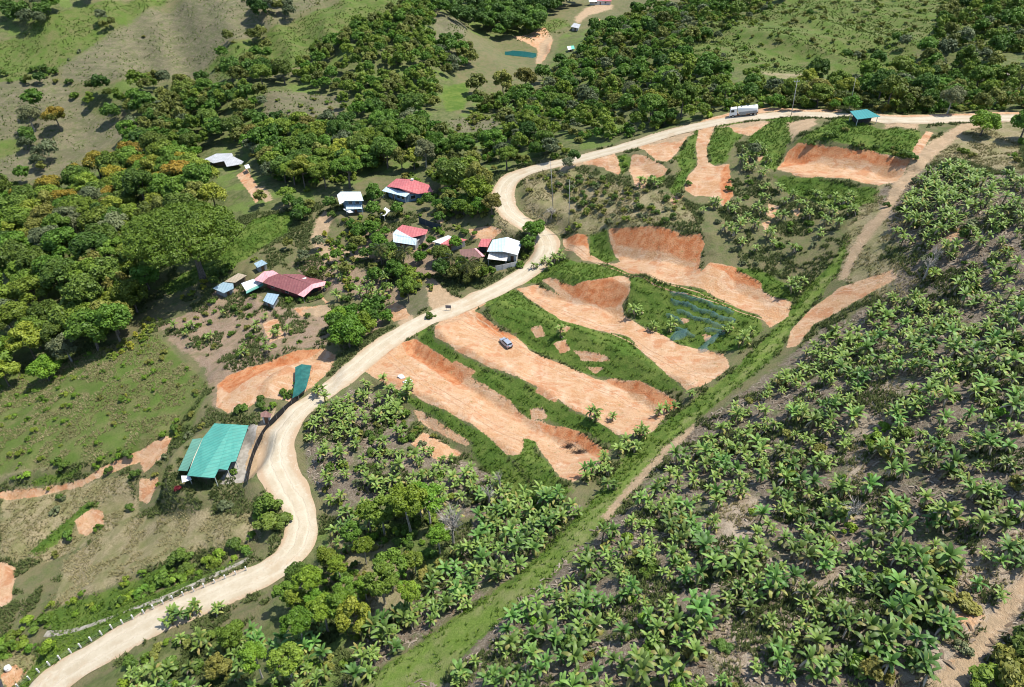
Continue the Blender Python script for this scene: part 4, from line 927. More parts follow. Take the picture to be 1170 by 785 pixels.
# ------------------------------------------------------------------ labels: what sets a plant apart is the landmark it stands by
LANDMARKS = [("the white tanker truck",850,125),("the small teal-roofed shelter",987,135),("the silver car",578,393),("the green-roofed house",245,515),("the maroon farmhouse roof",335,325),("the pale blue house",400,230),
 ("the red-and-blue roofed house",465,215),("the white-roofed house",577,285),("the giant spreading tree",230,270),("the teal pond",597,62),("the road's upper hairpin",578,225),("the lower road bend",315,520),
 ("the white post fence",150,713),("the green shade-cloth tunnel",343,435),("the far red-roofed house",690,4),("the red-earth pad",965,190),("the blue net covers",785,372),("the dirt track corner",1130,745),
 ("the orange clay path mouth",990,325),("the clay chute below the truck",812,195),("the topmost clay terrace",750,275),("the bare plantation gap",985,520),("the leafless silver tree",516,600),("the round clipped bush",490,364),
 ("the grassy lane's lower end",455,770),("the grassy lane's middle",665,590),("the grassy lane's upper end",950,290),("the photo's right edge",1165,420),("the photo's bottom edge",690,780),("the photo's upper left corner",15,15),
 ("the photo's left edge",10,390),("the photo's upper right corner",1155,15),("the little green meadow",520,110),("the grey thatched roof",255,185),("the terraced brown field",350,122),("the lime-green hillside plantation",430,70),
 ("the coffee slope",690,235),("the photo's lower left corner",15,770),("the tan dry slope",200,610),("the lowest clay terrace",500,500),("the third clay terrace",680,450),("the pale litter patch",845,590),("the bottom bare patch",840,745),
 ("the upper bananas by the lane",1080,240),("the far right roadside",1150,140),("the road's lower straight",270,668),("the slanted pole",972,105),("the utility pole",905,112),("the plantation's centre",900,540),("the plantation's lower right",1010,690),("the plantation's upper right",1130,320),("the plantation's left flank",720,660)]
LM = np.array([(a[1], a[2]) for a in LANDMARKS], float)
DIRS = ["right of", "above right of", "above", "above left of", "left of", "below left of", "below", "below right of"]
ORD = ["closest", "second closest", "third closest", "fourth closest", "fifth closest", "sixth closest", "seventh closest", "eighth closest", "ninth closest", "tenth closest", "eleventh closest", "twelfth closest"]
def name_things(items, used=None):
    """items: list of dicts with u, v, desc -> unique label for each"""
    groups = {}
    for it in items:
        d = np.hypot(LM[:, 0] - it["u"], (LM[:, 1] - it["v"]) * 1.25)
        j = int(d.argmin()); a = math.atan2(-(it["v"] - LM[j, 1]), it["u"] - LM[j, 0])
        dr = DIRS[int(round(a / (math.pi / 4))) % 8]
        if d[j] < 9: dr = "right beside"
        groups.setdefault((it["desc"], dr, j), []).append((float(d[j]), it))
    for (desc, dr, j), g in groups.items():
        g.sort(key=lambda q: q[0])
        for k, (d, it) in enumerate(g):
            it["label"] = f"{desc} {dr} {LANDMARKS[j][0]}" + ("" if len(g) == 1 else f", {ORD[min(k, 11)]}")
            it["dup"] = k > 11
def visible_size(x, y, z, r):
    u, v, d = project(np.array([x, y, z]))
    return u, v, d, r * FPX / d

# ------------------------------------------------------------------ set the plants out
def in_frame(u, v, pad): return -pad < u < 1170 + pad and -pad < v < 785 + pad * 1.6
def empty(name, loc, rz=0.0, s=1.0, **props):
    o = bpy.data.objects.new(name, None); COL.objects.link(o)
    o.location = loc; o.rotation_euler = (0, 0, rz); o.scale = (s, s, s) if not isinstance(s, tuple) else s
    o.empty_display_size = .3
    for a, b in props.items():
        if b is not None: o[a] = b
    return o
SIZEWORD = lambda s, a, b: "small" if s < a else ("large" if s > b else "medium")
TREEWORD = {"dark1": "dark green broad tree", "dark2": "dark green tall tree", "mid1": "green rounded tree", "mid2": "green upright tree", "mid3": "green flat-topped tree", "light1": "lime-green rounded tree", "light2": "lime-green slender tree",
            "bright1": "vivid green bushy tree", "olive1": "olive rounded tree", "olive2": "olive upright tree", "grey1": "grey-green tree", "golden1": "golden-topped rounded tree", "golden2": "golden-topped flat tree", "slim1": "slim pale-trunked tree", "slim2": "slim vivid green tree"}
T = []
for x, y, z, k, s in TREES:
    c = CROWNS[k]
    u, v, d, px = visible_size(x, y, z + c["h"] * s * .7, c["r"] * s)
    if d < 20 or not in_frame(u, v, px + 4): continue
    T.append(dict(x=x, y=y, z=z, k=k, s=s, u=float(u), v=float(v), px=float(px), desc=f"{SIZEWORD(s, .75, 1.1)} {TREEWORD[k]}"))
# no two trunks in the same place
T.sort(key=lambda t: -t["s"] * CROWNS[t["k"]]["r"])
kept = []; cell = {}
for t in T:
    r = CROWNS[t["k"]]["r"] * t["s"]; ok = True
    ci, cj = int(t["x"] // 8), int(t["y"] // 8)
    for a in range(ci - 1, ci + 2):
        for b in range(cj - 1, cj + 2):
            for q in cell.get((a, b), ()):
                if math.hypot(q[0] - t["x"], q[1] - t["y"]) < .48 * (q[2] + r): ok = False
    if math.hypot(t["x"] - BIG[0], t["y"] - BIG[1]) < 11: ok = False
    if ok:
        kept.append(t); cell.setdefault((ci, cj), []).append((t["x"], t["y"], r))
T = sorted(kept, key=lambda t: -t["px"])
print("trees", len(T))
T_IND, T_REST = T[:298], T[298:]
name_things(T_IND)
PROTO_DONE = {}
def plant_tree(t):
    c = CROWNS[t["k"]]
    rz = random.uniform(0, 6.28)
    e = empty("tree", (t["x"], t["y"], t["z"]), rz, (t["s"] * random.uniform(.92, 1.08), t["s"] * random.uniform(.92, 1.08), t["s"] * random.uniform(.9, 1.12)), label=t["label"], category="tree", group="trees of the valley and ridge")
    if t["k"] not in PROTO_DONE:
        PROTO_DONE[t["k"]] = (link("trunk", c["trunk"], e), link("crown", c["crown"], e))
    else:
        for p in PROTO_DONE[t["k"]]:
            q = p.copy(); q.parent = e; COL.objects.link(q)
for t in T_IND: plant_tree(t)
# the rest of the wood reads as one mass: one object
def merge_stuff(name, rest, label):
    VV, TTn, MI = [], [], []; mats = sorted({CROWNS[t["k"]]["leaf"] for t in rest})
    for t in rest:
        c = CROWNS[t["k"]]; a = random.uniform(0, 6.28); ca, sa = math.cos(a), math.sin(a)
        v = c["lowV"] * t["s"]
        VV.append(np.stack([v[:, 0] * ca - v[:, 1] * sa + t["x"], v[:, 0] * sa + v[:, 1] * ca + t["y"], v[:, 2] + t["z"]], -1))
        TTn.append(np.clip(c["lowT"] * .7 + random.uniform(-.35, .65), 0, 1)); MI.append(np.full(len(v) // 4, mats.index(c["leaf"])))
    V = np.vstack(VV); me = mesh_np(name, V, np.arange(len(V)).reshape(-1, 4), None, False, {"tint": np.concatenate(TTn)})
    for m in mats: me.materials.append(LEAF[m])
    me.polygons.foreach_set("material_index", np.concatenate(MI).astype(np.int32))
    link(name, me, kind="stuff", label=label)
if T_REST: merge_stuff("forest", T_REST, "far woodland canopy covering the valley and its slopes")

# the giant tree
V, F, ti, bl, C, _ = crown(90, 19.5, 12.5, 130, 66000, .56, dome=True)
V = V + [-1.5, 0, 16.8]; C = C + [-1.5, 0, 16.8]
e = empty("tree", BIG, .6, 1.0, label="giant spreading green tree with domed umbrella crown at the pasture's edge", category="tree")
link("crown", mesh_np("crown", V, F, leaf_material("giant_tree_leaf", (.072, .132, .012), (.155, .238, .026)), False, {"tint": ti}), e)
tv, tf = trunk_mesh(90, 12, .95, C, .01, 14); link("trunk", mesh_np("trunk", tv, tf, M_BARK, True), e)

# shrubs
S = []
SWORD = {"dark": "dark green bush", "mid": "green bush", "light": "lime-green bush", "bright": "vivid green bush", "olive": "olive bush", "grey": "grey-green bush", "yellow": "yellow-leaved bush", "red": "crimson-leaved bush", "round": "round clipped bush"}
for x, y, z, k, s in SHRUB_AT:
    c = SHRUBS[k]; u, v, d, px = visible_size(x, y, z + .5 * s, c["r"] * s)
    if d < 20 or not in_frame(u, v, px): continue
    S.append(dict(x=x, y=y, z=z, k=k, s=s, u=float(u), v=float(v), px=float(px), desc=f"{SIZEWORD(s, .8, 1.3)} {SWORD[k]}"))
S.sort(key=lambda t: -t["px"])
print("shrubs", len(S))
S_IND, S_REST = S[:298], S[298:]
name_things(S_IND)
for t in S_IND:
    o = link("shrub", SHRUBS[t["k"]]["mesh"], label=t["label"], category="shrub", group="bushes on the slopes")
    o.location = (t["x"], t["y"], t["z"]); o.rotation_euler = (0, 0, random.uniform(0, 6.28)); o.scale = (t["s"] * random.uniform(.85, 1.15), t["s"] * random.uniform(.85, 1.15), t["s"] * random.uniform(.65, 1.1))
def merge_mesh_rest(name, items, getter, mats, label):
    VV, TTn, MI, FF, BB = [], [], [], [], []; o = 0
    for t in items:
        a = random.uniform(0, 6.28); ca, sa = math.cos(a), math.sin(a)
        for v, f, ti, mi, *bl in getter(t):
            v = v * t["s"]
            VV.append(np.stack([v[:, 0] * ca - v[:, 1] * sa + t["x"], v[:, 0] * sa + v[:, 1] * ca + t["y"], v[:, 2] + t["z"]], -1))
            FF.append(f + o); o += len(v); BB.append(bl[0] if bl else np.zeros(len(v))); TTn.append(np.clip(ti + random.uniform(-.25, .25), 0, 1)); MI.append(np.full(len(f), mi))
    me = mesh_np(name, np.vstack(VV), np.vstack(FF), None, False, {"tint": np.concatenate(TTn), "bloom": np.concatenate(BB)})
    for m in mats: me.materials.append(m)
    me.polygons.foreach_set("material_index", np.concatenate(MI).astype(np.int32))
    return link(name, me, kind="stuff", label=label)
smats = sorted({t["k"] for t in S_REST})
_sc = {}
def shrub_get(t):
    if t["k"] not in _sc:
        m = SHRUBS[t["k"]]["mesh"]; n = len(m.vertices); co = np.empty(n * 3, np.float32); m.vertices.foreach_get("co", co)
        ti = np.empty(n, np.float32); m.attributes["tint"].data.foreach_get("value", ti)
        V4 = co.reshape(-1, 4, 3)[::2]; cen = V4.mean(1, keepdims=True)
        _sc[t["k"]] = ((cen + (V4 - cen) * 1.35).reshape(-1, 3), np.arange(4 * len(V4)).reshape(-1, 4), ti.reshape(-1, 4)[::2].ravel(), smats.index(t["k"]))
    return [_sc[t["k"]]]
if S_REST: merge_mesh_rest("undergrowth", S_REST, shrub_get, [LEAF[SHRUBS[k]["leaf"]] for k in smats], "low scrub and weeds spread over the slopes")

# bananas
B = []
for x, y, z, k, s in BANANA_AT:
    u, v, d, px = visible_size(x, y, z + 2.4 * s, 2.0 * s)
    if d < 20 or not in_frame(u, v, px): continue
    n = NSTEM[k]
    B.append(dict(x=x, y=y, z=z, k=k, s=s, u=float(u), v=float(v), px=float(px), desc=f"{SIZEWORD(s, .75, 1.0)} {'single-stemmed' if n == 1 else 'twin-stemmed' if n == 2 else 'clumped'} banana plant"))
B.sort(key=lambda t: -t["px"])
print("bananas", len(B))
B_IND, B_REST = B[:299], B[299:]
name_things(B_IND)
for t in B_IND:
    c = BANANAS[t["k"]]
    e = empty("banana_plant", (t["x"], t["y"], t["z"]), random.uniform(0, 6.28), (t["s"] * random.uniform(.85, 1.15), t["s"] * random.uniform(.85, 1.15), t["s"] * random.uniform(.85, 1.25)), label=t["label"], category="banana plant", group="banana plants of the plantation")
    e.rotation_euler = (random.gauss(0, .10), random.gauss(0, .10), e.rotation_euler[2])
    key = "b" + t["k"]
    if key not in PROTO_DONE: PROTO_DONE[key] = (*[link("pseudostem", q, e) for q in c["stem"]], link("leaf_crown", c["leaf"], e), link("dead_leaves", c["dead"], e))
    else:
        for p in PROTO_DONE[key]:
            q = p.copy(); q.parent = e; COL.objects.link(q)
def ban_get(t):
    c = BANANAS[t["k"]]
    c["sv"], c["sf"] = c["SV"]
    return [(c["V"], c["F"], c["T"], 0, c["B"]), (c["sv"], c["sf"], np.full(len(c["sv"]), .5), 1), (c["DV"], c["DF"], np.full(len(c["DV"]), .5), 2)]
if B_REST: merge_mesh_rest("banana_foliage", B_REST, ban_get, [M_BANANA, M_STEM, M_DEADLEAF], "farther banana plants merging into a green mass")
for L_ in (T_IND, S_IND, B_IND):
    print("dup labels", sum(t["dup"] for t in L_))

# ------------------------------------------------------------------ grass tufts and fallen leaves
def tufts(P, h0, h1, nb, wid, g):
    n = len(P); a = g.uniform(0, 6.28, (n, nb)); lean = g.uniform(.25, .85, (n, nb)); h = g.uniform(h0, h1, (n, nb))
    dx, dy = np.cos(a) * lean * h, np.sin(a) * lean * h
    px, py = -np.sin(a) * wid, np.cos(a) * wid
    o = g.normal(size=(n, nb, 2)) * .10
    bx = P[:, None, 0] + o[..., 0]; by = P[:, None, 1] + o[..., 1]; bz = np.repeat(P[:, 2:3], nb, 1) - .04
    v0 = np.stack([bx + px, by + py, bz], -1); v1 = np.stack([bx - px, by - py, bz], -1); v2 = np.stack([bx + dx, by + dy, bz + h], -1)
    V = np.stack([v0, v1, v2], 2).reshape(-1, 3)
    return V, np.arange(len(V)).reshape(-1, 3)
gg = np.random.default_rng(5)
LEAF["grass"] = leaf_material("grass_blades", (.052, .104, .011), (.145, .218, .030), .2, .6, 0, 0)
LEAF["drygrass"] = leaf_material("dry_grass_blades", (.17, .16, .06), (.34, .29, .15), .2, .8, 0, 0)
def grass_obj(name, key, n_try, xr, yr, cond, h0, h1, mat, label, nb=6, wid=.09):
    x = gg.uniform(*xr, n_try); y = gg.uniform(*yr, n_try)
    m = cond(x, y); x = x[m]; y = y[m]
    P = np.stack([x, y, H(x, y)], -1)
    u, v, d = project(P); k = (u > -20) & (u < 1190) & (v > -20) & (v < 810); P = P[k]
    dd = np.full(len(P), 9.0)
    for i in range(0, len(P), 20000):
        q = P[i:i + 20000]; dd[i:i + 20000] = np.min(np.hypot(q[:, None, 0] - road[None, ::3, 0], q[:, None, 1] - road[None, ::3, 1]) - road_hw[None, ::3], axis=1)
    P = P[dd > .3]
    V, F = tufts(P, h0, h1, nb, wid, gg)
    tn = np.repeat(np.clip(gg.random(len(P)) * .6 + .8 * (vnoise(P[:, 0], P[:, 1], 1 / 5., 9) + .25), 0, 1), nb * 3)
    link(name, mesh_np(name, V, F, mat, False, {"tint": tn}), kind="stuff", label=label)
    print(name, len(P))
ROWS = [tuple(map(tuple, hits(BANKS[i][0])[:, :2])) for i in (2, 3, 4)]
def c_grass(x, y):
    keep = np.ones(len(x), bool)
    for q in ROWS:      # planted contour rows on the terrace banks
        d, sd_, arc, L = polyline_field(list(q), x, y)
        n_ = vnoise(x, y, 1 / 4., 48)
        near = (d < 8) & (arc > -6) & (arc < L + 6)
        keep &= ~near | (np.sin((sd_ + 1.0 * n_) * 2 * math.pi / 2.1) > -.15 + 1.2 * vnoise(x, y, 1 / 5., 49))
    keep &= (mask_at('lane', x, y) < .3) | (gg.random(len(x)) < .22)
    return keep & c_grass0(x, y)
def c_grass0(x, y):
    g = mask_at("grass", x, y) + 2.2 * vnoise(x, y, 1 / 2.2, 41); s = mask_at("soil", x, y)
    return (g > .1) & (s < -.1) & (mask_at("track", x, y) < .2) & (vnoise(x, y, 1 / 1.4, 42) > -.28)
grass_obj("grass", "grass", 150000, (-140, 135), (30, 262), c_grass, .25, .7, LEAF["grass"], "bright green grass on the terrace banks and lane")
def c_weed(x, y):
    n = vnoise(x, y, 1 / 6., 43) + .6 * vnoise(x, y, 1 / 2., 44) + .42 * sstep(0, 1, mask_at('meadow', x, y))
    return (n > .06) & (gg.random(len(x)) < .75) & (mask_at("soil", x, y) < -.3) & (mask_at("track", x, y) < -.2) & (mask_at("brown", x, y) < .5) & (mask_at("grass", x, y) < .3) & (mask_at("dry", x, y) < .4)
grass_obj("weeds", "grass", 420000, (-150, 135), (30, 235), c_weed, .3, .8, leaf_material("weed_leaves", (.060, .085, .022), (.130, .160, .050), .2, .6, 0, 0), "low weeds among the bananas and on rough ground", 6, .12)
def c_dry(x, y): return ((mask_at("dry", x, y) > -.2) | (mask_at("tan", x, y) > 0)) & (vnoise(x, y, 1 / 3., 45) > -.12) & (mask_at("soil", x, y) < -.1) & (mask_at("track", x, y) < 0) & (mask_at("grass", x, y) < .2)
grass_obj("dry_grass", "drygrass", 240000, (-150, 135), (30, 262), c_dry, .25, .6, LEAF["drygrass"], "tan dry grass on the rough slopes", 6, .08)
def c_hill(x, y):
    m_ = mask_at('meadow', x, y); b_ = mask_at('brown', x, y)
    return (np.maximum(m_, b_) > -.5) & (vnoise(x, y, 1 / 9., 51) + .6 * vnoise(x, y, 1 / 3.5, 52) > np.where(b_ > 0, .02, -.15)) & (y > 240) & (gg.random(len(x)) < np.where(b_ > 0, .22, .45))
grass_obj("hill_grass", "grass", 260000, (-420, 320), (240, 620), c_hill, .3, .8, leaf_material("hill_grass_blades", (.060, .105, .016), (.150, .190, .042), .2, .7, 0, 0), "tussock grass covering the far pasture slopes", 6, .22)
# fallen banana leaves and cut stalks on the plantation floor
x = gg.uniform(-90, 135, 90000); y = gg.uniform(30, 170, 90000)
m = (mask_at("litter", x, y) > .3) & (vnoise(x, y, 1 / 2.6, 46) + .5 * vnoise(x, y, 1 / 8., 47) > .06) & (mask_at("track", x, y) < 0)
x, y = x[m][:6500], y[m][:6500]; z = H(x, y) + .10
n = len(x); a = gg.uniform(0, 6.28, n); Ln = gg.uniform(.15, .65, n); Wd = gg.uniform(.05, .15, n)
tx, ty = np.cos(a), np.sin(a)
seg = []
for f, lift in ((-1, .0), (0, .14), (1, .02)):
    for s in (-1, 1):
        px_ = x + tx * Ln * f - ty * Wd * s; py_ = y + ty * Ln * f + tx * Wd * s
        seg.append(np.stack([px_, py_, H(px_, py_) + .05 + lift * gg.uniform(.3, 1.5, n)], -1))
V = np.stack(seg, 1).reshape(-1, 3); b = np.arange(n)[:, None] * 6
F = np.concatenate([b + [0, 2, 3, 1], b + [2, 4, 5, 3]])
link("fallen_leaves", mesh_np("fallen_leaves", V, F, leaf_material("fallen_leaf", (.12, .085, .055), (.34, .28, .21), .05, .9, 0, 0, .05), False, {"tint": np.repeat(gg.random(n) ** 1.3, 6)}), kind="stuff", label="dry fallen banana leaves littering the plantation floor")
# ------------------------------------------------------------------ buildings
def on_plane(u, v, z):
    D = ray(u, v); t = (z - CAMZ) / D[2]; p = D * t
    return np.array([p[0], p[1], z])
def metal_roof(name, c1, c2, rough=.5, spec=.35, rust=None, ang=0.0):
    t = NT(name)
    tc = t.t.nodes.new("ShaderNodeTexCoord"); ob = tc.outputs["Object"]
    rt = t.t.nodes.new("ShaderNodeVectorRotate"); rt.rotation_type = 'Z_AXIS'; rt.inputs["Angle"].default_value = ang; t.L(ob, rt.inputs["Vector"])
    wv = t.t.nodes.new("ShaderNodeTexWave"); wv.bands_direction = 'X'; wv.inputs["Scale"].default_value = .34; wv.inputs["Distortion"].default_value = .15; t.L(rt.outputs[0], wv.inputs["Vector"])
    n = t.noise(.9, 4, .65, ob); n2 = t.noise(5, 2, .5, ob)
    c = t.mix(t.ramp(n, .32, .68), c1, c2)
    if rust: c = t.mix(t.math('MULTIPLY', t.ramp(t.noise(1.7, 4, .7, ob), .55, .7), .75), c, rust)
    c = t.mix(t.math('MULTIPLY', t.ramp(t.noise(2.6, 4, .7, ob), .54, .70), .4), c, tuple(.5 * x + .10 for x in c1))
    c = t.mix(t.math('MULTIPLY', t.ramp(t.noise(.45, 3, .6, ob), .50, .66), .35), c, tuple(x * .62 for x in c1))
    c = t.mix(t.math('MULTIPLY', t.ramp(wv.outputs["Fac"], .70, 1.0), .38), c, tuple(x * .55 for x in c1))
    return t.done(t.bsdf(c, rough, spec, 0, t.bump(wv.outputs["Fac"], .35, .05)))
MR = {"teal": metal_roof("teal_metal_roof", (.050, .225, .180), (.075, .275, .215), ang=R(58)), "teal_lo": metal_roof("aged_teal_metal_roof", (.080, .205, .150), (.105, .245, .180), ang=R(58)), "shelter": metal_roof("bright_teal_metal_roof", (.018, .17, .165), (.028, .205, .195)),
 "maroon": metal_roof("maroon_metal_roof", (.17, .055, .056), (.23, .085, .080), rust=(.26, .13, .10)), "pink": metal_roof("pink_painted_roof", (.62, .27, .28), (.68, .33, .33)), "red": metal_roof("red_metal_roof", (.36, .085, .085), (.44, .14, .13), rust=(.48, .21, .19)),
 "blue": metal_roof("pale_blue_metal_roof", (.38, .50, .56), (.46, .57, .62)), "white": metal_roof("white_metal_roof", (.56, .58, .58), (.62, .63, .62)), "whiteblue": metal_roof("bluish_white_roof", (.42, .52, .54), (.50, .57, .58)),
 "slate": metal_roof("blue_grey_tin_roof", (.20, .29, .34), (.27, .36, .40)), "tin": metal_roof("rusty_tin_roof", (.30, .25, .18), (.36, .30, .22), rust=(.25, .14, .08)), "grey": metal_roof("weathered_grey_roof", (.30, .31, .31), (.42, .43, .44), .8, .1), "brown": metal_roof("brown_metal_roof", (.14, .07, .055), (.19, .10, .08)),
 "tan": metal_roof("tan_old_roof", (.36, .27, .20), (.44, .34, .26)), "dark": metal_roof("dark_sheet_roof", (.03, .03, .032), (.05, .05, .05)), "striped": metal_roof("cream_striped_roof", (.58, .53, .46), (.66, .62, .56)), "green": metal_roof("green_sheet_roof", (.10, .38, .28), (.14, .42, .32))}
W_ = {"white": plain("white_wall", (.62, .60, .56), .85, .2, 0, 3., (.52, .50, .46)), "cream": plain("cream_wall", (.52, .46, .36), .85, .2, 0, 3., (.42, .37, .29)), "blue": plain("blue_wall", (.17, .27, .36), .8, .2, 0, 3., (.13, .21, .29)), "maroon": plain("maroon_wall", (.20, .06, .05), .8, .2, 0, 3., (.14, .045, .04)),
 "grey": plain("grey_wall", (.30, .30, .29), .85, .2, 0, 3., (.22, .22, .21)), "wood": plain("board_wall", (.20, .15, .10), .85, .15, 0, 4., (.13, .10, .07)), "teal": plain("teal_wall", (.09, .30, .27), .8, .2, 0, 3., (.07, .24, .21)), "dark": plain("dark_wall_and_shade", (.05, .048, .045), .9, .1)}  # dark also stands in for shade in doorways and under the shelter
M_GLASS = plain("window_glass", (.02, .025, .03), .12, .6)
M_FRAME = plain("frame_paint", (.55, .55, .52), .6, .3)
M_DOOR = plain("door_wood", (.16, .085, .045), .6, .3)
M_CONC = plain("concrete", (.42, .40, .36), .9, .15, 0, 1.2, (.33, .31, .28))
M_STEEL = plain("grey_steel", (.24, .25, .25), .5, .5, .6)
M_BLACKNET = plain("black_shade_net", (.018, .019, .020), .8, .2)
M_WHITE = plain("white_paint", (.74, .73, .70), .6, .3)
class MB:
    def __init__(s): s.v = []; s.f = []
    def add(s, V, F):
        o = len(s.v); s.v += [tuple(map(float, p)) for p in V]; s.f += [tuple(i + o for i in f) for f in F]; return s
    def box(s, c, dx, dy, dz, ax=(1, 0, 0), ay=None):
        ax = np.array(ax, float); ax /= np.linalg.norm(ax); ay = np.cross([0, 0, 1], ax) if ay is None else np.array(ay, float); ay /= np.linalg.norm(ay); az = np.cross(ax, ay)
        V = [np.array(c) + ax * i * dx / 2 + ay * j * dy / 2 + az * k * dz / 2 for k in (-1, 1) for j in (-1, 1) for i in (-1, 1)]
        return s.add(V, [(0, 2, 3, 1), (4, 5, 7, 6), (0, 1, 5, 4), (2, 6, 7, 3), (0, 4, 6, 2), (1, 3, 7, 5)])
    def slab(s, P, t):
        """polygon P (top side) with thickness t downwards"""
        P = [np.array(p, float) for p in P]; n = len(P)
        a = sum(P[i][0] * P[(i + 1) % n][1] - P[(i + 1) % n][0] * P[i][1] for i in range(n))
        if a < 0: P = P[::-1]
        V = P + [p - [0, 0, t] for p in P]
        return s.add(V, [tuple(range(n)), tuple(range(2 * n - 1, n - 1, -1))] + [(i, i + n, (i + 1) % n + n, (i + 1) % n) for i in range(n)])
    def tube(s, pts, rad, n=8):
        V, F = tube(pts, rad, n); k = len(pts)
        s.add(V, [tuple(f) for f in F] + [tuple(range(n - 1, -1, -1)), tuple(range((k - 1) * n, k * n))]); return s
    def build(s, name, mat, parent=None, off=(0, 0, 0), smooth=False, bevel=0, **props):
        me = bpy.data.meshes.new(name); me.from_pydata([tuple(np.array(p) - off) for p in s.v], [], s.f); me.materials.append(mat)
        if smooth: me.polygons.foreach_set("use_smooth", [True] * len(me.polygons))
        me.update()
        o = link(name, me, parent, **props)
        if bevel:
            b = o.modifiers.new("bevel", 'BEVEL'); b.width = bevel; b.segments = 2; b.limit_method = 'ANGLE'
        return o
def building(name, cat, label, base, roofs, walls=None, wallmat="white", wall_h=2.6, openings=(), posts=(), extra=None, floor=None):
    """roofs: [(material, [(u, v, height), ...], part label)]; walls: photo outline at eave height; openings: (edge, position, width, z0, z1, kind)"""
    b = hit(*base)[0]; zb = float(b[2])
    e = empty(name, tuple(b), label=label, category=cat)
    off = np.array(b)
    for m, P, *lab in roofs:
        W = [on_plane(u, v, zb + h) for u, v, h in P]
        MB().slab(W, .09).build("roof", MR[m], e, off, label=lab[0] if lab else None)
    if walls:
        W = [on_plane(u, v, zb + wall_h) for u, v in walls]
        a = sum(W[i][0] * W[(i + 1) % len(W)][1] - W[(i + 1) % len(W)][0] * W[i][1] for i in range(len(W)))
        edges = [(W[i], W[(i + 1) % len(W)]) for i in range(len(W))]
        mb = MB(); mb.slab(W if a > 0 else W[::-1], wall_h + .8)
        mb.build("wall", W_[wallmat], e, off)
        sgn = 1 if a > 0 else -1
        for ed, f, wd, z0, z1, kind in openings:
            A, B = edges[ed]; d = B - A; L = np.hypot(d[0], d[1]); d = d / L; nrm = np.array([d[1], -d[0], 0]) * sgn
            c = A + d * L * f; c[2] = zb + (z0 + z1) / 2
            if kind == "window":
                fr = MB().box(c + nrm * .02, wd + .16, .08, z1 - z0 + .16, d).build("window", M_FRAME, e, off)
                MB().box(c + nrm * .05, wd, .06, z1 - z0, d).build("pane", M_GLASS, fr, off)
            elif kind == "door":
                dr = MB().box(c + nrm * .02, wd, .08, z1 - z0, d).build("door", M_DOOR, e, off)
                MB().box(c + nrm * .08 + d * wd * .35, .05, .06, .12, d).build("handle", M_STEEL, dr, off)
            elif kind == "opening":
                MB().box(c + nrm * .015, wd, .05, z1 - z0, d).build("doorway_shade", W_["dark"], e, off)  # flat dark panel paints the unlit inside of an opening
    for u, v, h in posts:
        p = on_plane(u, v, zb + h); MB().box((p[0], p[1], zb + h / 2 - .25), .13, .13, h + .42).build("post", M_FRAME, e, off)
    if floor:
        W = [on_plane(u, v, zb + .12) for u, v in floor]; MB().slab(W, .5).build("floor_slab", M_CONC, e, off)
    if extra: extra(e, off, zb)
    return e
WN = lambda ed, f: (ed, f, 1.2, 1.0, 2.1, "window")
DR = lambda ed, f: (ed, f, .95, 0, 2.1, "door")
def green_extra(e, off, zb):
    MB().slab([on_plane(u, v, zb + h) for u, v, h in [(207,543.5,2.3),(217,543.5,2.5),(219,548,2.2),(208,551.5,2.0)]], .05).build("awning", MR["white"], e, off, label="white awning sheet at the front corner")
building("house", "house", "long house under a teal green metal roof beside the road bend", (243,530),
  [("teal", [(213.7,543.3,3.2),(229.5,545,4.0),(265,484.8,4.0),(245,483.7,3.3),(238.7,492,3.3),(232,500,3.3)], "broad teal main roof slope"), ("teal", [(229.5,545,4.0),(245,546,3.3),(250,535.6,3.4),(260,537,3.1),(263.7,528,3.1),(269.5,527,3.0),(284,486,3.1),(265,484.8,4.0)], "stepped teal roof slope facing the yard"),
   ("teal_lo", [(220,501.7,2.8),(231.4,500.4,2.95),(214,538.2,2.95),(203.5,537.5,2.6)], "lower lean-to roof")],
  [(217,535),(237,537),(240,529),(254,528),(270,490),(247,487),(228,504)], "cream", 2.85,
  [DR(1, .3), (0, .5, 3.0, .2, 2.3, "opening"), WN(3, .2), DR(3, .45), WN(3, .7), WN(2, .5)], [(215,542,3.1),(245,544.5,3.2),(259.5,535,3.0),(269,525.5,2.9),(283,487.5,3.0)], green_extra)
building("hut", "hut", "tiny white hut with brown roof beside the black road fence", (302,484), [("brown", [(297.4,472,2.7),(303.5,469,2.7),(310.5,473,2.4),(308.5,477,2.2),(298,476.5,2.5)])], [(299,475.5),(307.5,475.5),(308.5,473),(303,470.5)], "white", 2.3, [DR(0, .5)])
def farm_extra(e, off, zb):
    MB().slab([on_plane(u, v, zb + h) for u, v, h in [(344.5,318.5,3.62),(349,316.8,3.4),(350.5,317.6,3.4),(346,319.4,3.66)]], .03).build("skylight", MR["white"], e, off, label="pale skylight sheet in the maroon roof")
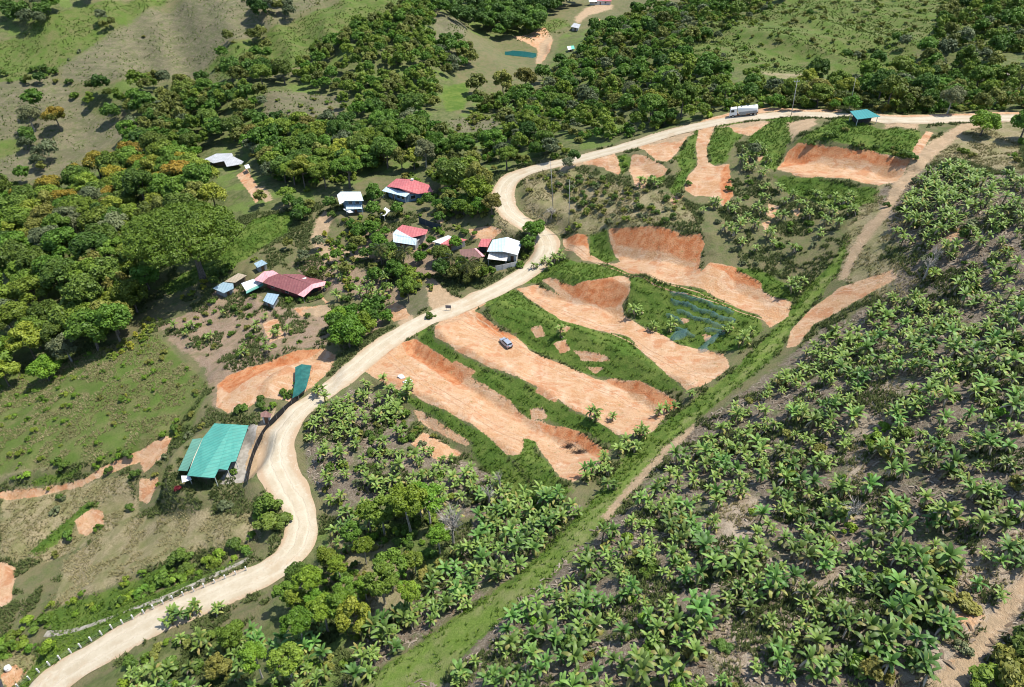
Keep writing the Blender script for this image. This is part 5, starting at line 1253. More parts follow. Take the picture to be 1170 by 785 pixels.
building("farmhouse", "farmhouse", "long maroon roofed farmhouse with pink gable edges on the slope", (325,334),
  [("maroon", [(300.5,323,2.7),(340,336.5,2.7),(356,325,4.0),(318.5,312.7,4.0),(307,317,3.3)], "maroon front slope"), ("maroon", [(322,313,3.9),(356,325,4.0),(371.5,321.5,2.9),(343,313.3,2.9)], "maroon rear slope"),
   ("pink", [(340,336.7,2.78),(347,339.5,2.4),(358,329.5,3.7),(356.2,324.6,4.1)], "pink gable edge roof"), ("pink", [(356.2,324.6,4.12),(358,329.5,3.72),(371,326,2.5),(372.3,321.2,2.98)], "pink gable edge roof"),
   ("pink", [(290,319.7,2.6),(300,322.6,2.7),(306.6,316.8,3.3),(318,312.4,3.5),(312,309,3.0),(301.8,310,2.8)], "pink roof of the wing")],
  [(304,321),(337,333),(350,330),(366,322.5),(343,315),(318,314)], "maroon", 2.6, [(1, .5, 2.2, .1, 2.2, "opening"), WN(0, .2), DR(0, .45), WN(0, .7), (2, .5, 2.4, .1, 2.2, "opening")], [(346.5,338.5,2.3),(370,325.5,2.5)], farm_extra)
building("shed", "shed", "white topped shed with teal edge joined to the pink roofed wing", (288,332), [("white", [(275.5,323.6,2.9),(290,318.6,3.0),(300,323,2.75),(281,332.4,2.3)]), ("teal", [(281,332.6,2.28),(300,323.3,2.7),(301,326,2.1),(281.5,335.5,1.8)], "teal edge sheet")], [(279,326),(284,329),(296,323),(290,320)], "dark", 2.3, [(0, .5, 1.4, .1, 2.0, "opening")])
building("shed", "shed", "blue-grey tin shed at the outer end of the farm buildings", (255,336), [("slate", [(255,322.3,2.5),(266.5,324,2.6),(267,329.4,2.5),(255.6,335,2.2),(243,329.4,2.2)])], [(246,329),(256,333.5),(265.5,328.5),(265,325),(255,323.5)], "grey", 2.1, [DR(1, .4)])
building("shed", "shed", "rusty brown tin shed between blue-grey shed and the pasture", (270,322), [("tin", [(256.3,321.7,2.3),(272.3,312,2.5),(282,314.6,2.5),(268.5,323,2.3)])], [(259,321.5),(268,322),(280,315),(272,313)], "wood", 2.1, [DR(0, .5)])
building("shed", "shed", "small grey-blue shed standing alone above the white topped shed", (297,307), [("slate", [(290,301,2.4),(299,296.7,2.5),(305.6,301,2.4),(294,306,2.2)])], [(291.5,301.5),(294.5,304.5),(304,301),(299,298)], "grey", 2.1, [DR(1, .5)])
building("shed", "shed", "grey tin shed below the maroon farmhouse front among bushes", (310,350), [("slate", [(300.5,343.5,2.3),(305.6,334.5,2.5),(319,336.4,2.5),(312,348.6,2.3)])], [(302.5,343),(311,346.5),(317,337.5),(306.5,336)], "grey", 2.1, [DR(0, .5)])
def blue_extra(e, off, zb):
    MB().slab([on_plane(u, v, zb + h) for u, v, h in [(391.5,238.5,2.0),(397,238,2.2),(404,242.5,2.2),(399,243.5,1.9)]], .05).build("awning", MR["white"], e, off)
building("house", "house", "two-storey pale blue house with white roof sheet under the trees", (402,245), [("whiteblue", [(389,219,5.3),(412,219,5.3),(415.4,229.5,4.9),(393,229.5,4.9)], "pale upper roof"), ("white", [(385,222.7,4.9),(389.3,219,5.25),(393.4,230.5,4.85),(388,233.5,4.5)], "white side roof"), ("blue", [(395,234,3.0),(413,234,3.0),(414,238.5,2.5),(395.5,239.3,2.5)], "lower porch roof")],
  [(394,228.5),(413.5,228.5),(411,220.5),(390,220.5)], "blue", 4.7, [WN(0, .25), DR(0, .55), WN(0, .8), (0, .3, 1.3, 3.2, 4.2, "window"), (0, .7, 1.3, 3.2, 4.2, "window")], [(395.5,238.5,2.4),(413.5,238,2.4)], blue_extra)
def red_extra(e, off, zb):
    p = on_plane(471, 206.5, zb + 4.3); MB().box((p[0], p[1], zb + 4.5), .9, .9, 1.0).build("chimney", W_["white"], e, off)
building("house", "house", "red roofed house with pale blue porch roof at the village top", (455,232), [("red", [(441.7,213,3.4),(453,204,3.4),(471,204.8,4.5),(456,215,4.5)], "red rear slope"), ("red", [(456,215,4.5),(471,204.8,4.5),(490,211,3.4),(495,219,3.1),(477.6,221.6,3.1),(467,220.4,3.2)], "faded red front slope"), ("blue", [(436.5,218,2.6),(441.5,213.3,3.2),(468,221,3.2),(463.5,225,2.6)], "pale blue porch roof")],
  [(443.5,217.5),(463,223),(480,219.5),(487,213),(470,206.5),(452,206.5)], "blue", 2.8, [DR(0, .3), WN(0, .6), WN(0, .85), (1, .5, 1.6, .9, 2.1, "window")], [(437.5,218.5,2.5),(450,222,2.5),(463,224.5,2.5)], red_extra)
building("shed", "shed", "small white roofed open shed on the village lawn", (440,248), [("white", [(433,244,2.2),(440.4,236.8,2.4),(446,240.6,2.4),(439,247,2.2)])], None, posts=[(434,243.8,2.1),(440.2,238,2.3),(445,240.8,2.3),(439,246,2.1)], floor=[(434,244),(440.2,238),(445,241),(439,246)])
building("house", "house", "red roofed house with whitish front slope behind the coconut palms", (464,281), [("red", [(453,262,3.6),(459.6,256.7,3.0),(489,262.5,3.0),(487,267.5,3.4),(470.5,271.4,3.6)], "red rear slope"), ("whiteblue", [(448.7,267,3.2),(453,262,3.6),(470.5,271.4,3.6),(476,272.7,3.5),(475.6,280.4,2.3),(449.4,276.5,2.3)], "bluish white front slope")],
  [(451.5,274.5),(474,278.5),(485,267),(486,264),(460,259)], "grey", 2.2, [DR(0, .3), WN(0, .55), WN(0, .8), WN(1, .4)])
building("house", "house", "house with red and white striped roof in the village middle", (514,286), [("white", [(494,276,2.9),(512,268.8,2.9),(517,270.5,3.3),(503.5,278.5,3.3)], "white rear slope"), ("red", [(503.5,278.5,3.32),(517,270.5,3.32),(534,273.8,2.7),(519,279.5,2.7),(503,282,2.6)], "red front slope")], [(497,276.5),(505,280),(518,278),(531,273.5),(512.5,270.5)], "grey", 2.5, [WN(1, .3), DR(1, .65), WN(2, .5)])
building("house", "house", "low house with dark brown roof behind the coconut palms", (540,302), [("brown", [(525,285.5,2.9),(541.5,283.6,2.9),(551,293,2.6),(534,300,2.4),(527,294,2.6)], "dark brown roof"), ("pink", [(541.7,283.4,2.95),(544,283.4,2.8),(554,292.6,2.5),(551.3,293.2,2.62)], "pink edge sheet")], [(528,292),(535,297.5),(548,293),(541,286),(527,287)], "maroon", 2.3, [DR(1, .4), WN(1, .75)])
building("house", "house", "white gabled house with striped lean-to beside the road", (575,300), [("whiteblue", [(556.3,287.4,3.3),(562.7,274,3.3),(579.4,270.8,4.6),(575,287.4,4.6)], "bluish white slope"), ("white", [(575,287.4,4.6),(579.4,270.8,4.6),(596.7,276.5,3.2),(591.5,291.3,3.2)], "bright white slope"), ("striped", [(557,295.8,2.3),(559,288,2.9),(581,290,2.9),(578.7,298.3,2.3)], "cream striped lean-to roof")],
  [(558.5,286.5),(590,290),(594,277.5),(579,272.5),(564,275)], "white", 3.0, [(0, .25, 2.4, .1, 2.3, "opening"), WN(0, .6), DR(0, .85), WN(1, .5)], [(558,295,2.2),(578,297.5,2.2)])
building("shed", "shed", "small red roofed shed touching the white gabled house", (551,287), [("red", [(546,281.7,2.6),(550,272.7,3.0),(562,272.7,3.0),(557,282.3,2.6)])], [(547.5,280.8),(556,281.2),(560,274),(551,274)], "maroon", 2.4, [(0, .5, 2.0, .1, 2.1, "opening")])
building("shelter", "shelter", "small open shelter with bright teal roof on the grassy knoll", (984,141), [("shelter", [(971,127,2.9),(990.4,124.6,2.9),(1006,133,2.3),(979.5,136.5,2.3)])], [(975,130),(989,128),(997,131.5),(981,134)], "dark", 2.0, posts=[(973,128,2.8),(989.5,126,2.8),(1003,133,2.25),(980.5,135.3,2.25)], floor=[(972,128.5),(990,126),(1004,133),(981,136)])  # dark walls added to paint the shade under the roof
building("house", "house", "far house with red roof and white wall at the top", (688,8), [("red", [(680,-6,4.6),(697,-5,4.6),(699,1.5,3.0),(681,0.5,3.0)]), ("white", [(672,-4,3.4),(681,-6,3.4),(682,2,2.9),(673,2,2.9)], "white side roof")], [(674,1),(698,1),(697,-4),(675,-4)], "white", 2.9, [WN(0, .3), DR(0, .5), WN(0, .75)])
building("hut", "hut", "far grey roofed hut above the teal pond", (657,35), [("grey", [(652,30.5,2.6),(656,26,3.2),(663.5,28,3.2),(661,32.5,2.6)])], [(654,30.5),(660.5,31.5),(662,28.5),(656.5,27)], "white", 2.4, [DR(0, .5)])
building("hut", "hut", "far hut with half white half green roof below the grey hut", (652,58), [("white", [(648,53,2.6),(652,52.4,2.6),(653,56.4,2.2),(649,57,2.2)]), ("green", [(652,52.4,2.62),(655.5,52,2.6),(656.7,55.6,2.2),(653,56.4,2.22)])], [(649,55.5),(655.5,55),(655,53),(649,53.5)], "white", 2.1, [DR(0, .5)])
building("hut", "hut", "old hut with weathered grey thatch sagging in the forest edge", (256,193), [("grey", [(233,182,2.4),(247,175.5,3.2),(265,175,3.2),(266.5,178.5,2.9),(256,184,2.9),(244,186.5,2.3)], "grey main thatch"), ("grey", [(256,184.2,2.85),(266.5,178.7,2.85),(278.5,184.5,2.4),(276,187.5,2.2),(259,190.5,2.1)], "grey lower thatch")], [(240,182.5),(246,184.5),(272,185),(264,178),(248,178)], "wood", 2.1, [DR(1, .5)])
building("shed", "shed", "little white sheet roofed shed at the red path head", (283,195), [("white", [(279,189,2.2),(284,187.5,2.4),(286,191.5,2.2),(281,193,2.0)])], None, posts=[(280,189.5,2.1),(284,188.3,2.3),(285.3,191,2.1),(281.2,192.3,1.9)])
building("shed", "shed", "tan roofed shed half hidden by forest at the far edge", (1151,89), [("tan", [(1142.5,80,2.9),(1152,75,3.4),(1157,78,3.2),(1154,86,2.7),(1144,85,2.6)])], [(1144.5,83.5),(1153.5,84.5),(1155.5,79),(1151.5,77)], "wood", 2.4, [DR(0, .5)])
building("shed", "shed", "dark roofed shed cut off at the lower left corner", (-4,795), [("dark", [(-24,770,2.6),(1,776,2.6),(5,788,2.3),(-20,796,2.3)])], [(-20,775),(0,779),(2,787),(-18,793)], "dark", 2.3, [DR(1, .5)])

# ------------------------------------------------------------------ paving, drain, pond
def draped_poly(name, px, mat, lift, step=.6, **props):
    w = hits(px); x = np.arange(w[:, 0].min(), w[:, 0].max() + step, step); y = np.arange(w[:, 1].min(), w[:, 1].max() + step, step)
    X, Y = np.meshgrid(x, y); ins = inpoly(w, X, Y); n = X.shape[1]
    V = np.stack([X, Y, H(X, Y) + lift], -1).reshape(-1, 3); F = []
    for j in range(X.shape[0] - 1):
        for i in range(n - 1):
            if ins[j, i] and ins[j, i + 1] and ins[j + 1, i] and ins[j + 1, i + 1]: F.append((j * n + i, j * n + i + 1, (j + 1) * n + i + 1, (j + 1) * n + i))
    used = sorted({k for f in F for k in f}); m = {k: i for i, k in enumerate(used)}
    return link(name, mesh_np(name, V[used], np.array([[m[k] for k in f] for f in F]), mat, True), **props)
draped_poly("paving", [(272,488),(296,486),(293,500),(286,515),(282,530),(283,545),(279,551),(250,555),(246,550),(258,540),(268,520)], plain("dusty_concrete", (.30, .275, .235), .9, .15, 0, .8, (.20, .18, .15)), .06, .35, kind="structure", label="grey concrete yard beside the green roofed house")
DR_PX = [(52,724),(80,722),(110,712),(140,700),(170,690),(200,678),(230,664),(260,650),(284,638)]
dl = smooth_line(hits(DR_PX), 6); V, Q, a_, _ = ribbon(dl, np.full(len(dl), .62), .08, 7, .06, 60)
link("path", mesh_np("path", V, Q, plain("worn_concrete", (.33, .30, .24), .9, .15, 0, .9, (.19, .17, .125)), True), kind="structure", label="pale concrete drainage ditch below the white posts")
M_TYRE_TRACK = plain("wheel_tracks", (.40, .265, .165), .95, .1, 0, 2.0, (.30, .17, .09))
for k, px in enumerate([[(503,366),(516,366),(532,371),(552,380),(570,388)], [(528,352),(536,362),(556,374),(585,391),(610,408),(650,428),(700,450),(735,470)], [(438,404),(450,412),(475,432),(520,458),(560,485),(590,500),(600,503)], [(648,283),(680,298),(730,315),(780,332),(840,352),(880,366)], [(600,335),(630,352),(680,372),(720,388),(760,412),(800,430)]]):
    c_ = smooth_line(hits(px), 20, .5); t_ = np.gradient(c_[:, :2], axis=0); t_ /= np.linalg.norm(t_, axis=1)[:, None] + 1e-9
    parts_ = []
    for sgn in (-1, 1):
        q = c_.copy(); q[:, :2] += np.stack([-t_[:, 1], t_[:, 0]], -1) * .78 * sgn
        V, Q, _, _ = ribbon(q, np.full(len(q), .17), .035, 3, .06, 70 + 5 * k + sgn); parts_.append((V, Q))
    V, Q = join(parts_)
    link("path", mesh_np("path", V, Q, M_TYRE_TRACK, True), kind="structure", label="faint pair of tyre tracks on a clay terrace")
def pond():
    z = float(H(*hit(597, 62)[0][:2])) + .12
    P = [on_plane(u, v, z) for u, v in [(577,59),(585,57.6),(600,58.8),(613,61),(612.5,66.5),(604,65.5),(590,64),(577,62.5)]]
    mb = MB().slab(P, .3)
    t = NT("teal_water"); n = t.noise(.8, 3, .6, t.pos()); mb.build("pond", t.done(t.bsdf(t.mix(n, (.010, .070, .070), (.02, .105, .098)), .12, .5, 0, t.bump(n, .1, .1))), kind="structure", label="teal fish pond in the far valley")
pond()

# ------------------------------------------------------------------ fences
def line_pts(px, step):
    return smooth_line(hits(px), 2, step)
POSTS = [(21.6,786),(34.4,777),(45,768.5),(57,760.5),(69,753.5),(81.4,746),(92.7,740),(104.7,732.5),(116.6,725.5),(128.4,718.5),(140.7,713),(152.7,707.5),(165,701.5),(176,696.2),(187,690.5),(198,685.5),(210,681),(222,676.5),(234,672),(246,667),(258,662),(270,657.5),(282,652.5)]
pp = hits(POSTS)
f = empty("post_fence", tuple(pp[11]), label="row of white wooden fence posts with thin wires beside the gravel road", category="fence"); off = pp[11]
for p in pp:
    MB().box((p[0], p[1], p[2] + .62), .19, .19, 1.45, (1, .3, 0)).build("post", M_WHITE, f, off)
for hh in (.45, .95):
    mb = MB()
    for a, b in zip(pp[:-1], pp[1:]):
        mb.tube([(a[0] + .0, a[1], a[2] + hh), (b[0], b[1], b[2] + hh)], [.018, .018], 4)
    mb.build("wire", M_STEEL, f, off)
def screen_fence(name, px, h, mat, label, step=2.2, postmat=None, cat="fence"):
    L = line_pts(px, step); c = L[len(L) // 2]
    e = empty(name, tuple(c), label=label, category=cat)
    mb = MB()
    for a, b in zip(L[:-1], L[1:]):
        d = (b - a)[:2]; d /= np.linalg.norm(d) + 1e-9; nr = np.array([-d[1], d[0], 0]) * .025; sag = random.uniform(-.06, .06)
        q = [a + [0, 0, .03], b + [0, 0, .03], b + [0, 0, h + sag], a + [0, 0, h]]
        V = [p + nr for p in q] + [p - nr for p in q]
        mb.add(V, [(0, 1, 2, 3), (7, 6, 5, 4), (3, 2, 6, 7), (0, 4, 5, 1)])
    mb.build("screen", mat, e, c)
    for a in L:
        MB().box((a[0], a[1], a[2] + h / 2 + .02), .09, .09, h + .22).build("post", postmat or M_STEEL, e, c)
    return e
screen_fence("mesh_fence", [(283,553),(285,541),(288,526),(295,507),(303,493),(312,483),(325,471),(336,462),(342,456)], 1.7, M_BLACKNET, "black mesh screen fence curving between green roofed house and road")
screen_fence("panel_fence", [(566,310),(572,309),(580,307.5),(591,304.5)], 1.8, W_["white"], "white panel fence in front of the white gabled house", 3.2)
screen_fence("screen_fence", [(479,255),(486,258),(495,262),(504,264)], 2.3, plain("dark_blue_net", (.03, .045, .055), .8, .2), "dark screen fence behind the red roofed village house", 2.6)
# shade house with teal net
def shade_house():
    b = hit(344, 444)[0]; zb = b[2]; h = 1.7
    e = empty("shade_house", tuple(b), label="long teal shade-net cover on the red earth pad by the road", category="shade net")
    ol = [(337.3,419.5),(344.5,416),(355.7,417.5),(353.7,428.7),(349.6,444),(340.4,452),(334,455),(337,436)]
    t = NT("teal_shade_net"); n = t.noise(.9, 3, .6, t.pos()); m = t.done(t.bsdf(t.mix(t.ramp(n, .3, .7), (.008, .070, .060), (.018, .115, .095)), .6, .3))
    P = [on_plane(u, v, zb + h + .25 * math.sin(i * 1.9)) for i, (u, v) in enumerate(ol)]
    c = sum(P) / len(P); c = c + [0, 0, .3]; n_ = len(P); mb = MB()
    V = P + [c] + [p - [0, 0, .05] for p in P] + [c - [0, 0, .05]]
    F = []
    a = sum(P[i][0] * P[(i + 1) % n_][1] - P[(i + 1) % n_][0] * P[i][1] for i in range(n_))
    for i in range(n_):
        j = (i + 1) % n_
        q = (i, j, n_) if a > 0 else (j, i, n_)
        F += [q, tuple(k + n_ + 1 for k in q[::-1])]
    mb.add(V, F).build("net", m, e, b)
    for p in P: MB().box((p[0], p[1], zb + h / 2 - .3), .08, .08, p[2] - zb + .5).build("post", M_STEEL, e, b)
shade_house()
# nets over the planted rows
def net_material():
    t = NT("blue_crop_net"); n = t.noise(2.0, 3, .6, t.pos()); tr = t.t.nodes.new("ShaderNodeBsdfTransparent"); mx = t.t.nodes.new("ShaderNodeMixShader"); mx.inputs[0].default_value = .45
    s = t.bsdf(t.mix(n, (.05, .135, .165), (.12, .23, .26)), .6, .3); t.L(tr.outputs[0], mx.inputs[1]); t.L(s, mx.inputs[2]); mx.inputs[0].default_value = .30
    return t.done(mx.outputs[0])
M_NET = net_material()
RIM = [(722,320),(770,328),(811,338),(862,361)]; FOOT = [(716,352),(738,373),(778,395),(828,403)]
def bank_pt(f, q):
    g_ = f * 3; i = min(int(g_), 2); h_ = g_ - i
    r_ = [RIM[i][k] * (1 - h_) + RIM[i + 1][k] * h_ for k in (0, 1)]; w_ = [FOOT[i][k] * (1 - h_) + FOOT[i + 1][k] * h_ for k in (0, 1)]
    return [r_[k] * (1 - q) + w_[k] * q for k in (0, 1)]
NETS = [([bank_pt(.34 + .09 * k, .14) for k in range(7)], .9, "blue net strip along the topmost planted row"), ([bank_pt(.38 + .09 * k, .30) for k in range(7)], 1.1, "blue net strip along the second planted row"), ([bank_pt(.48 + .08 * k, .46) for k in range(6)], 1.0, "blue net strip along the middle planted row"),
 ([bank_pt(.42 + .06 * k, .62) for k in range(4)], .9, "short blue net strip along the fourth planted row, inner end"), ([bank_pt(.76 + .05 * k, .60) for k in range(4)], 1.2, "short blue net strip along the fourth planted row, lane end"), ([bank_pt(.55 + .06 * k, .78) for k in range(4)], 1.0, "blue net strip along the lowest planted row"),
 ([(771,381),(776,385),(782,387)], 4.2, "lowest rumpled blue net at the terrace foot"), ([(798,403),(804,397),(811,391),(820,383)], 1.9, "long folded blue net running down to the second terrace edge")]
for pts, wd, lab in NETS:
    L_ = smooth_line(hits(pts), 4, .35); t_ = np.gradient(L_[:, :2], axis=0); t_ /= np.linalg.norm(t_, axis=1)[:, None] + 1e-9
    nv = 7; V = []; s0 = random.uniform(0, 50); nu = len(L_)
    for i in range(nu):
        for j in range(nv):
            f = j / (nv - 1) - .5; ed = min(1, i / 3 + .35, (nu - 1 - i) / 3 + .35)
            nr = np.array([-t_[i, 1], t_[i, 0]])
            p = L_[i, :2] + nr * (wd * f * ed * (1 + .3 * math.sin(i * .9 + s0)) + .22 * math.sin(i * .37 + s0)) + t_[i] * .18 * math.sin(j * 1.3 + i + s0)
            z = H(p[0], p[1]) + .55 * max(0, 1 - (abs(f) * 2) ** 2) + .12 + .13 * math.sin(i * 1.9 + j * 1.2 + s0)
            V.append((p[0], p[1], z))
    F = [(i * nv + j, i * nv + j + 1, (i + 1) * nv + j + 1, (i + 1) * nv + j) for i in range(nu - 1) for j in range(nv - 1)]
    link("crop_net", mesh_np("crop_net", np.array(V), np.array(F), M_NET, True), label=lab, category="crop net", group="blue nets over the planted bank")

# ------------------------------------------------------------------ poles, sign, small things
def pole(name, base, top, r, mat, label, cat="pole", arm=False):
    b = hit(*base)[0]
    # height from the photographed top, at the base's distance
    u, v, d = project(b); D = ray(*top); t = math.hypot(b[0], b[1]) / math.hypot(D[0], D[1]); q = D * t; q[2] += CAMZ
    e = empty(name, tuple(b), label=label, category=cat)
    MB().tube([b - [0, 0, .8], b * .5 + q * .5, q], [r, r * .85, r * .65], 8).build("shaft", mat, e, b, True)
    if arm:
        MB().box(q - [0, 0, .6], 2.0, .12, .14, (1, .2, 0)).build("crossarm", M_STEEL, e, b)
        for s in (-.8, 0, .8): MB().tube([q + [s, s * .2, -.53], q + [s, s * .2, -.25]], [.07, .05], 6).build("insulator", M_WHITE, e, b)
    return e
M_POLE = plain("weathered_pole", (.42, .40, .36), .85, .2, 0, 1.5, (.30, .28, .25))
pole("utility_pole", (904,133), (911,91), .13, M_POLE, "tall grey utility pole with crossarm beyond the road right of the truck", "utility pole", True)
pole("utility_pole", (970,127), (978,88), .08, M_POLE, "thin slanted pole rising beside the teal shelter", "utility pole")
pole("utility_pole", (632,237), (629,184), .13, M_POLE, "tall bare pale pole standing in the coffee slope nearest the hairpin", "utility pole")
pole("utility_pole", (650,256), (651,205), .12, M_POLE, "pale pole at the coffee slope's foot above the clay path", "utility pole")
def sign():
    a = hit(510, 355.5)[0]; b = hit(515, 355.5)[0]; e = empty("sign", tuple(a), label="small blank grey sign board on two posts at the roadside", category="sign")
    d = b - a; d[2] = 0; L = np.linalg.norm(d); d /= L
    for p in (a, b): MB().box((p[0], p[1], p[2] + .9), .08, .08, 2.0).build("post", M_STEEL, e, a)
    c = (a + b) / 2 + [0, 0, 1.45]
    MB().box(c, L + .35, .05, .95, d).build("board", plain("sign_back", (.13, .13, .15), .5, .4), e, a)
sign()
M_SACK = plain("white_sack", (.68, .67, .66), .8, .2, 0, 4., (.52, .51, .50))
for (u, v, s, lab) in [(459.5,431.5,1.0,"upper of two bundles of white sacks on the lowest terrace"), (466,436.5,1.1,"lower of two bundles of white sacks on the lowest terrace")]:
    p = hit(u, v)[0]; e = empty("sack_bundle", tuple(p), random.uniform(0, 1), label=lab, category="sacks", group="white sacks on the clay")
    for k in range(3):
        bm_v = []; n1, n2 = 8, 10
        cx, cy = random.uniform(-.7, .7), random.uniform(-.5, .5)
        for i in range(n1 + 1):
            th = math.pi * i / n1
            for j in range(n2):
                ph = 2 * math.pi * j / n2; rr = 1 + .15 * math.sin(3 * ph + k) * math.sin(th)
                bm_v.append((cx + s * .75 * math.sin(th) * math.cos(ph) * rr, cy + s * .45 * math.sin(th) * math.sin(ph) * rr, .22 + .27 * math.cos(th)))
        F = [(i * n2 + j, (i + 1) * n2 + j, (i + 1) * n2 + (j + 1) % n2, i * n2 + (j + 1) % n2) for i in range(n1) for j in range(n2)]
        link("sack", mesh_np("sack", np.array(bm_v), np.array(F), M_SACK, True), e)
def tank():
    p = hit(10, 765)[0]; e = empty("water_tank", tuple(p), label="small white round water tank on the lower left lawn", category="water tank")
    MB().tube([p - [0, 0, .2], p + [0, 0, .75]], [.55, .55], 20).build("barrel", M_WHITE, e, p, True)
    MB().tube([p + [0, 0, .76], p + [0, 0, .9], p + [0, 0, .98]], [.58, .45, .12], 20).build("lid", M_WHITE, e, p, True)
tank()
M_BURNT = plain("dark_twigs", (.055, .038, .028), .9, .1)
for (u, v, s, lab) in [(649,511,.9,"dark brush pile on the lowest clay face, the smaller upper one"), (661,517,1.25,"dark brush pile on the lowest clay face, the larger lower one")]:
    p = hit(u, v)[0]; mb = MB(); g = np.random.default_rng(int(u))
    for k in range(90):
        a = g.uniform(0, 6.28); r_ = abs(g.normal()) * .7 * s; q = p + [r_ * math.cos(a) * 1.6, r_ * math.sin(a) * .8, g.uniform(0, .5) * max(0, 1 - r_ / (1.6 * s))]; q[2] += H(q[0], q[1]) - p[2]
        w_ = g.normal(size=3) * [.6, .6, .18] * s
        mb.tube([q - w_ * .5, q + w_ * .5 + [0, 0, .1]], [.035, .02], 4)
    mb.build("brush_pile", M_BURNT, None, p, label=lab, category="brush pile").location = tuple(p)

# ------------------------------------------------------------------ palms and bare trees
def frond_mesh(g, L, az, rise):
    V = []; F = []
    pts = []; x = z = 0; ang = rise
    n = 9
    for i in range(n + 1):
        pts.append((x, z)); x += math.cos(ang) * L / n; z += math.sin(ang) * L / n; ang -= (1.5 + rise * .5) / n
    ca, sa = math.cos(az), math.sin(az)
    for i in range(1, n + 1):
        for k in range(2):
            f = (i - .5 * k) / n; px = pts[i][0] - .5 * k * L / n * .6; pz = pts[i][1]
            ll = L * .34 * math.sin(math.pi * min(.97, f * .85 + .12)) * g.uniform(.8, 1.1)
            for s in (-1, 1):
                a_ = (px, 0, pz); tip = (px + ll * .55, s * ll * .75, pz - ll * .42); b_ = (px + .16, 0, pz)
                m_ = (px + ll * .3 + .12, s * ll * .42, pz - ll * .08)
                o = len(V)
                for q in (a_, b_, tip, m_): V.append((q[0] * ca - q[1] * sa, q[0] * sa + q[1] * ca, q[2]))
                F.append((o, o + 1, o + 2, o + 3))
    return np.array(V), np.array(F)
LEAF["palm"] = leaf_material("palm_frond", (.085, .105, .030), (.20, .205, .065), .15, .45, .02, .15, .35)
def palm(u, v, h, L, label, seed):
    g = np.random.default_rng(seed); b = hit(u, v)[0]
    e = empty("coconut_palm", tuple(b), label=label, category="palm tree", group="coconut palms in the village")
    lean = g.normal(size=2) * .5
    pts = [(0, 0, -.4), (lean[0] * .3, lean[1] * .3, h * .4), (lean[0] * .7, lean[1] * .7, h * .75), (lean[0], lean[1], h)]
    tv, tf = tube(pts, [.26, .19, .16, .15], 8); link("trunk", mesh_np("trunk", tv, tf, M_BARK, True), e)
    for k in range(17):
        az = k * 2.399; rise = 1.25 - 1.7 * (k / 16) + g.normal() * .08
        fv, ff = frond_mesh(g, L * g.uniform(.9, 1.1), az, rise)
        tn = np.clip(np.repeat(g.random(len(ff)) * .5 + .5 * k / 16, 4), 0, 1)
        link("frond", mesh_np("frond", fv + [lean[0], lean[1], h], ff, LEAF["palm"], False, {"tint": tn}), e)
palm(534,322,6.0,4.2,"coconut palm with the broadest crown, in front of the brown roofed house",1)
palm(517,312,5.0,3.6,"coconut palm between striped roof house and the broad palm",2)
palm(461,306,6.5,3.6,"coconut palm standing before the red and whitish roofed house",3)
palm(437,303,6.0,3.3,"slender coconut palm farthest from the road, in the village gardens",4)
palm(441,300,4.6,2.8,"short coconut palm close beside the slender village palm",5)
def bare_tree(u, v, h, spread, label, seed, n=46):
    g = np.random.default_rng(seed); b = hit(u, v)[0]
    e = empty("bare_tree", tuple(b), label=label, category="bare tree", group="leafless pale trees")
    tr = [np.array([0, 0, -.4]), np.array([g.normal() * .1, g.normal() * .1, h * .35]), np.array([g.normal() * .2, g.normal() * .2, h * .6])]
    tv, tf = tube(tr, [.24, .19, .14], 7); link("trunk", mesh_np("trunk", tv, tf, M_PALEBARK, True), e)
    parts = []
    for k in range(n):
        f = g.uniform(.55, 1); s = tr[1] * (1 - f) + tr[2] * f if f < 1 else tr[2]
        a = g.uniform(0, 6.28); r_ = spread * g.uniform(.4, 1); tip = np.array([math.cos(a) * r_, math.sin(a) * r_, h * g.uniform(.62, 1.02)])
        m = s * .5 + tip * .5 + g.normal(size=3) * .25
        parts.append(tube([s, m, tip], [.075, .05, .02], 4))
        for q in range(3):
            t2 = m * .5 + tip * .5 + g.normal(size=3) * spread * .22; parts.append(tube([m, t2], [.04, .015], 3))
    V, F = join(parts); link("branches", mesh_np("branches", V, F, M_PALEBARK, True), e)
bare_tree(518,622,8.5,3.2,"leafless silver tree with pale trunk above the vivid grove",1)
bare_tree(559,580,6.5,1.3,"thin leafless tree with straight trunk below the lowest terrace",2,20)
bare_tree(570,560,5.5,1.0,"spindly leafless tree nearest the lowest terrace's grass edge",3,14)
bare_tree(965,600,5.5,1.4,"leafless grey tree in the plantation's bare gap",4,24)
bare_tree(1055,320,6,1.6,"leafless grey tree near the orange clay path mouth",5,22)
bare_tree(1065,305,5,1.4,"second leafless tree uphill of the orange clay path mouth",6,20)
bare_tree(630,250,4,2.0,"low pale leafless shrub tree by the upper hairpin",7,30)

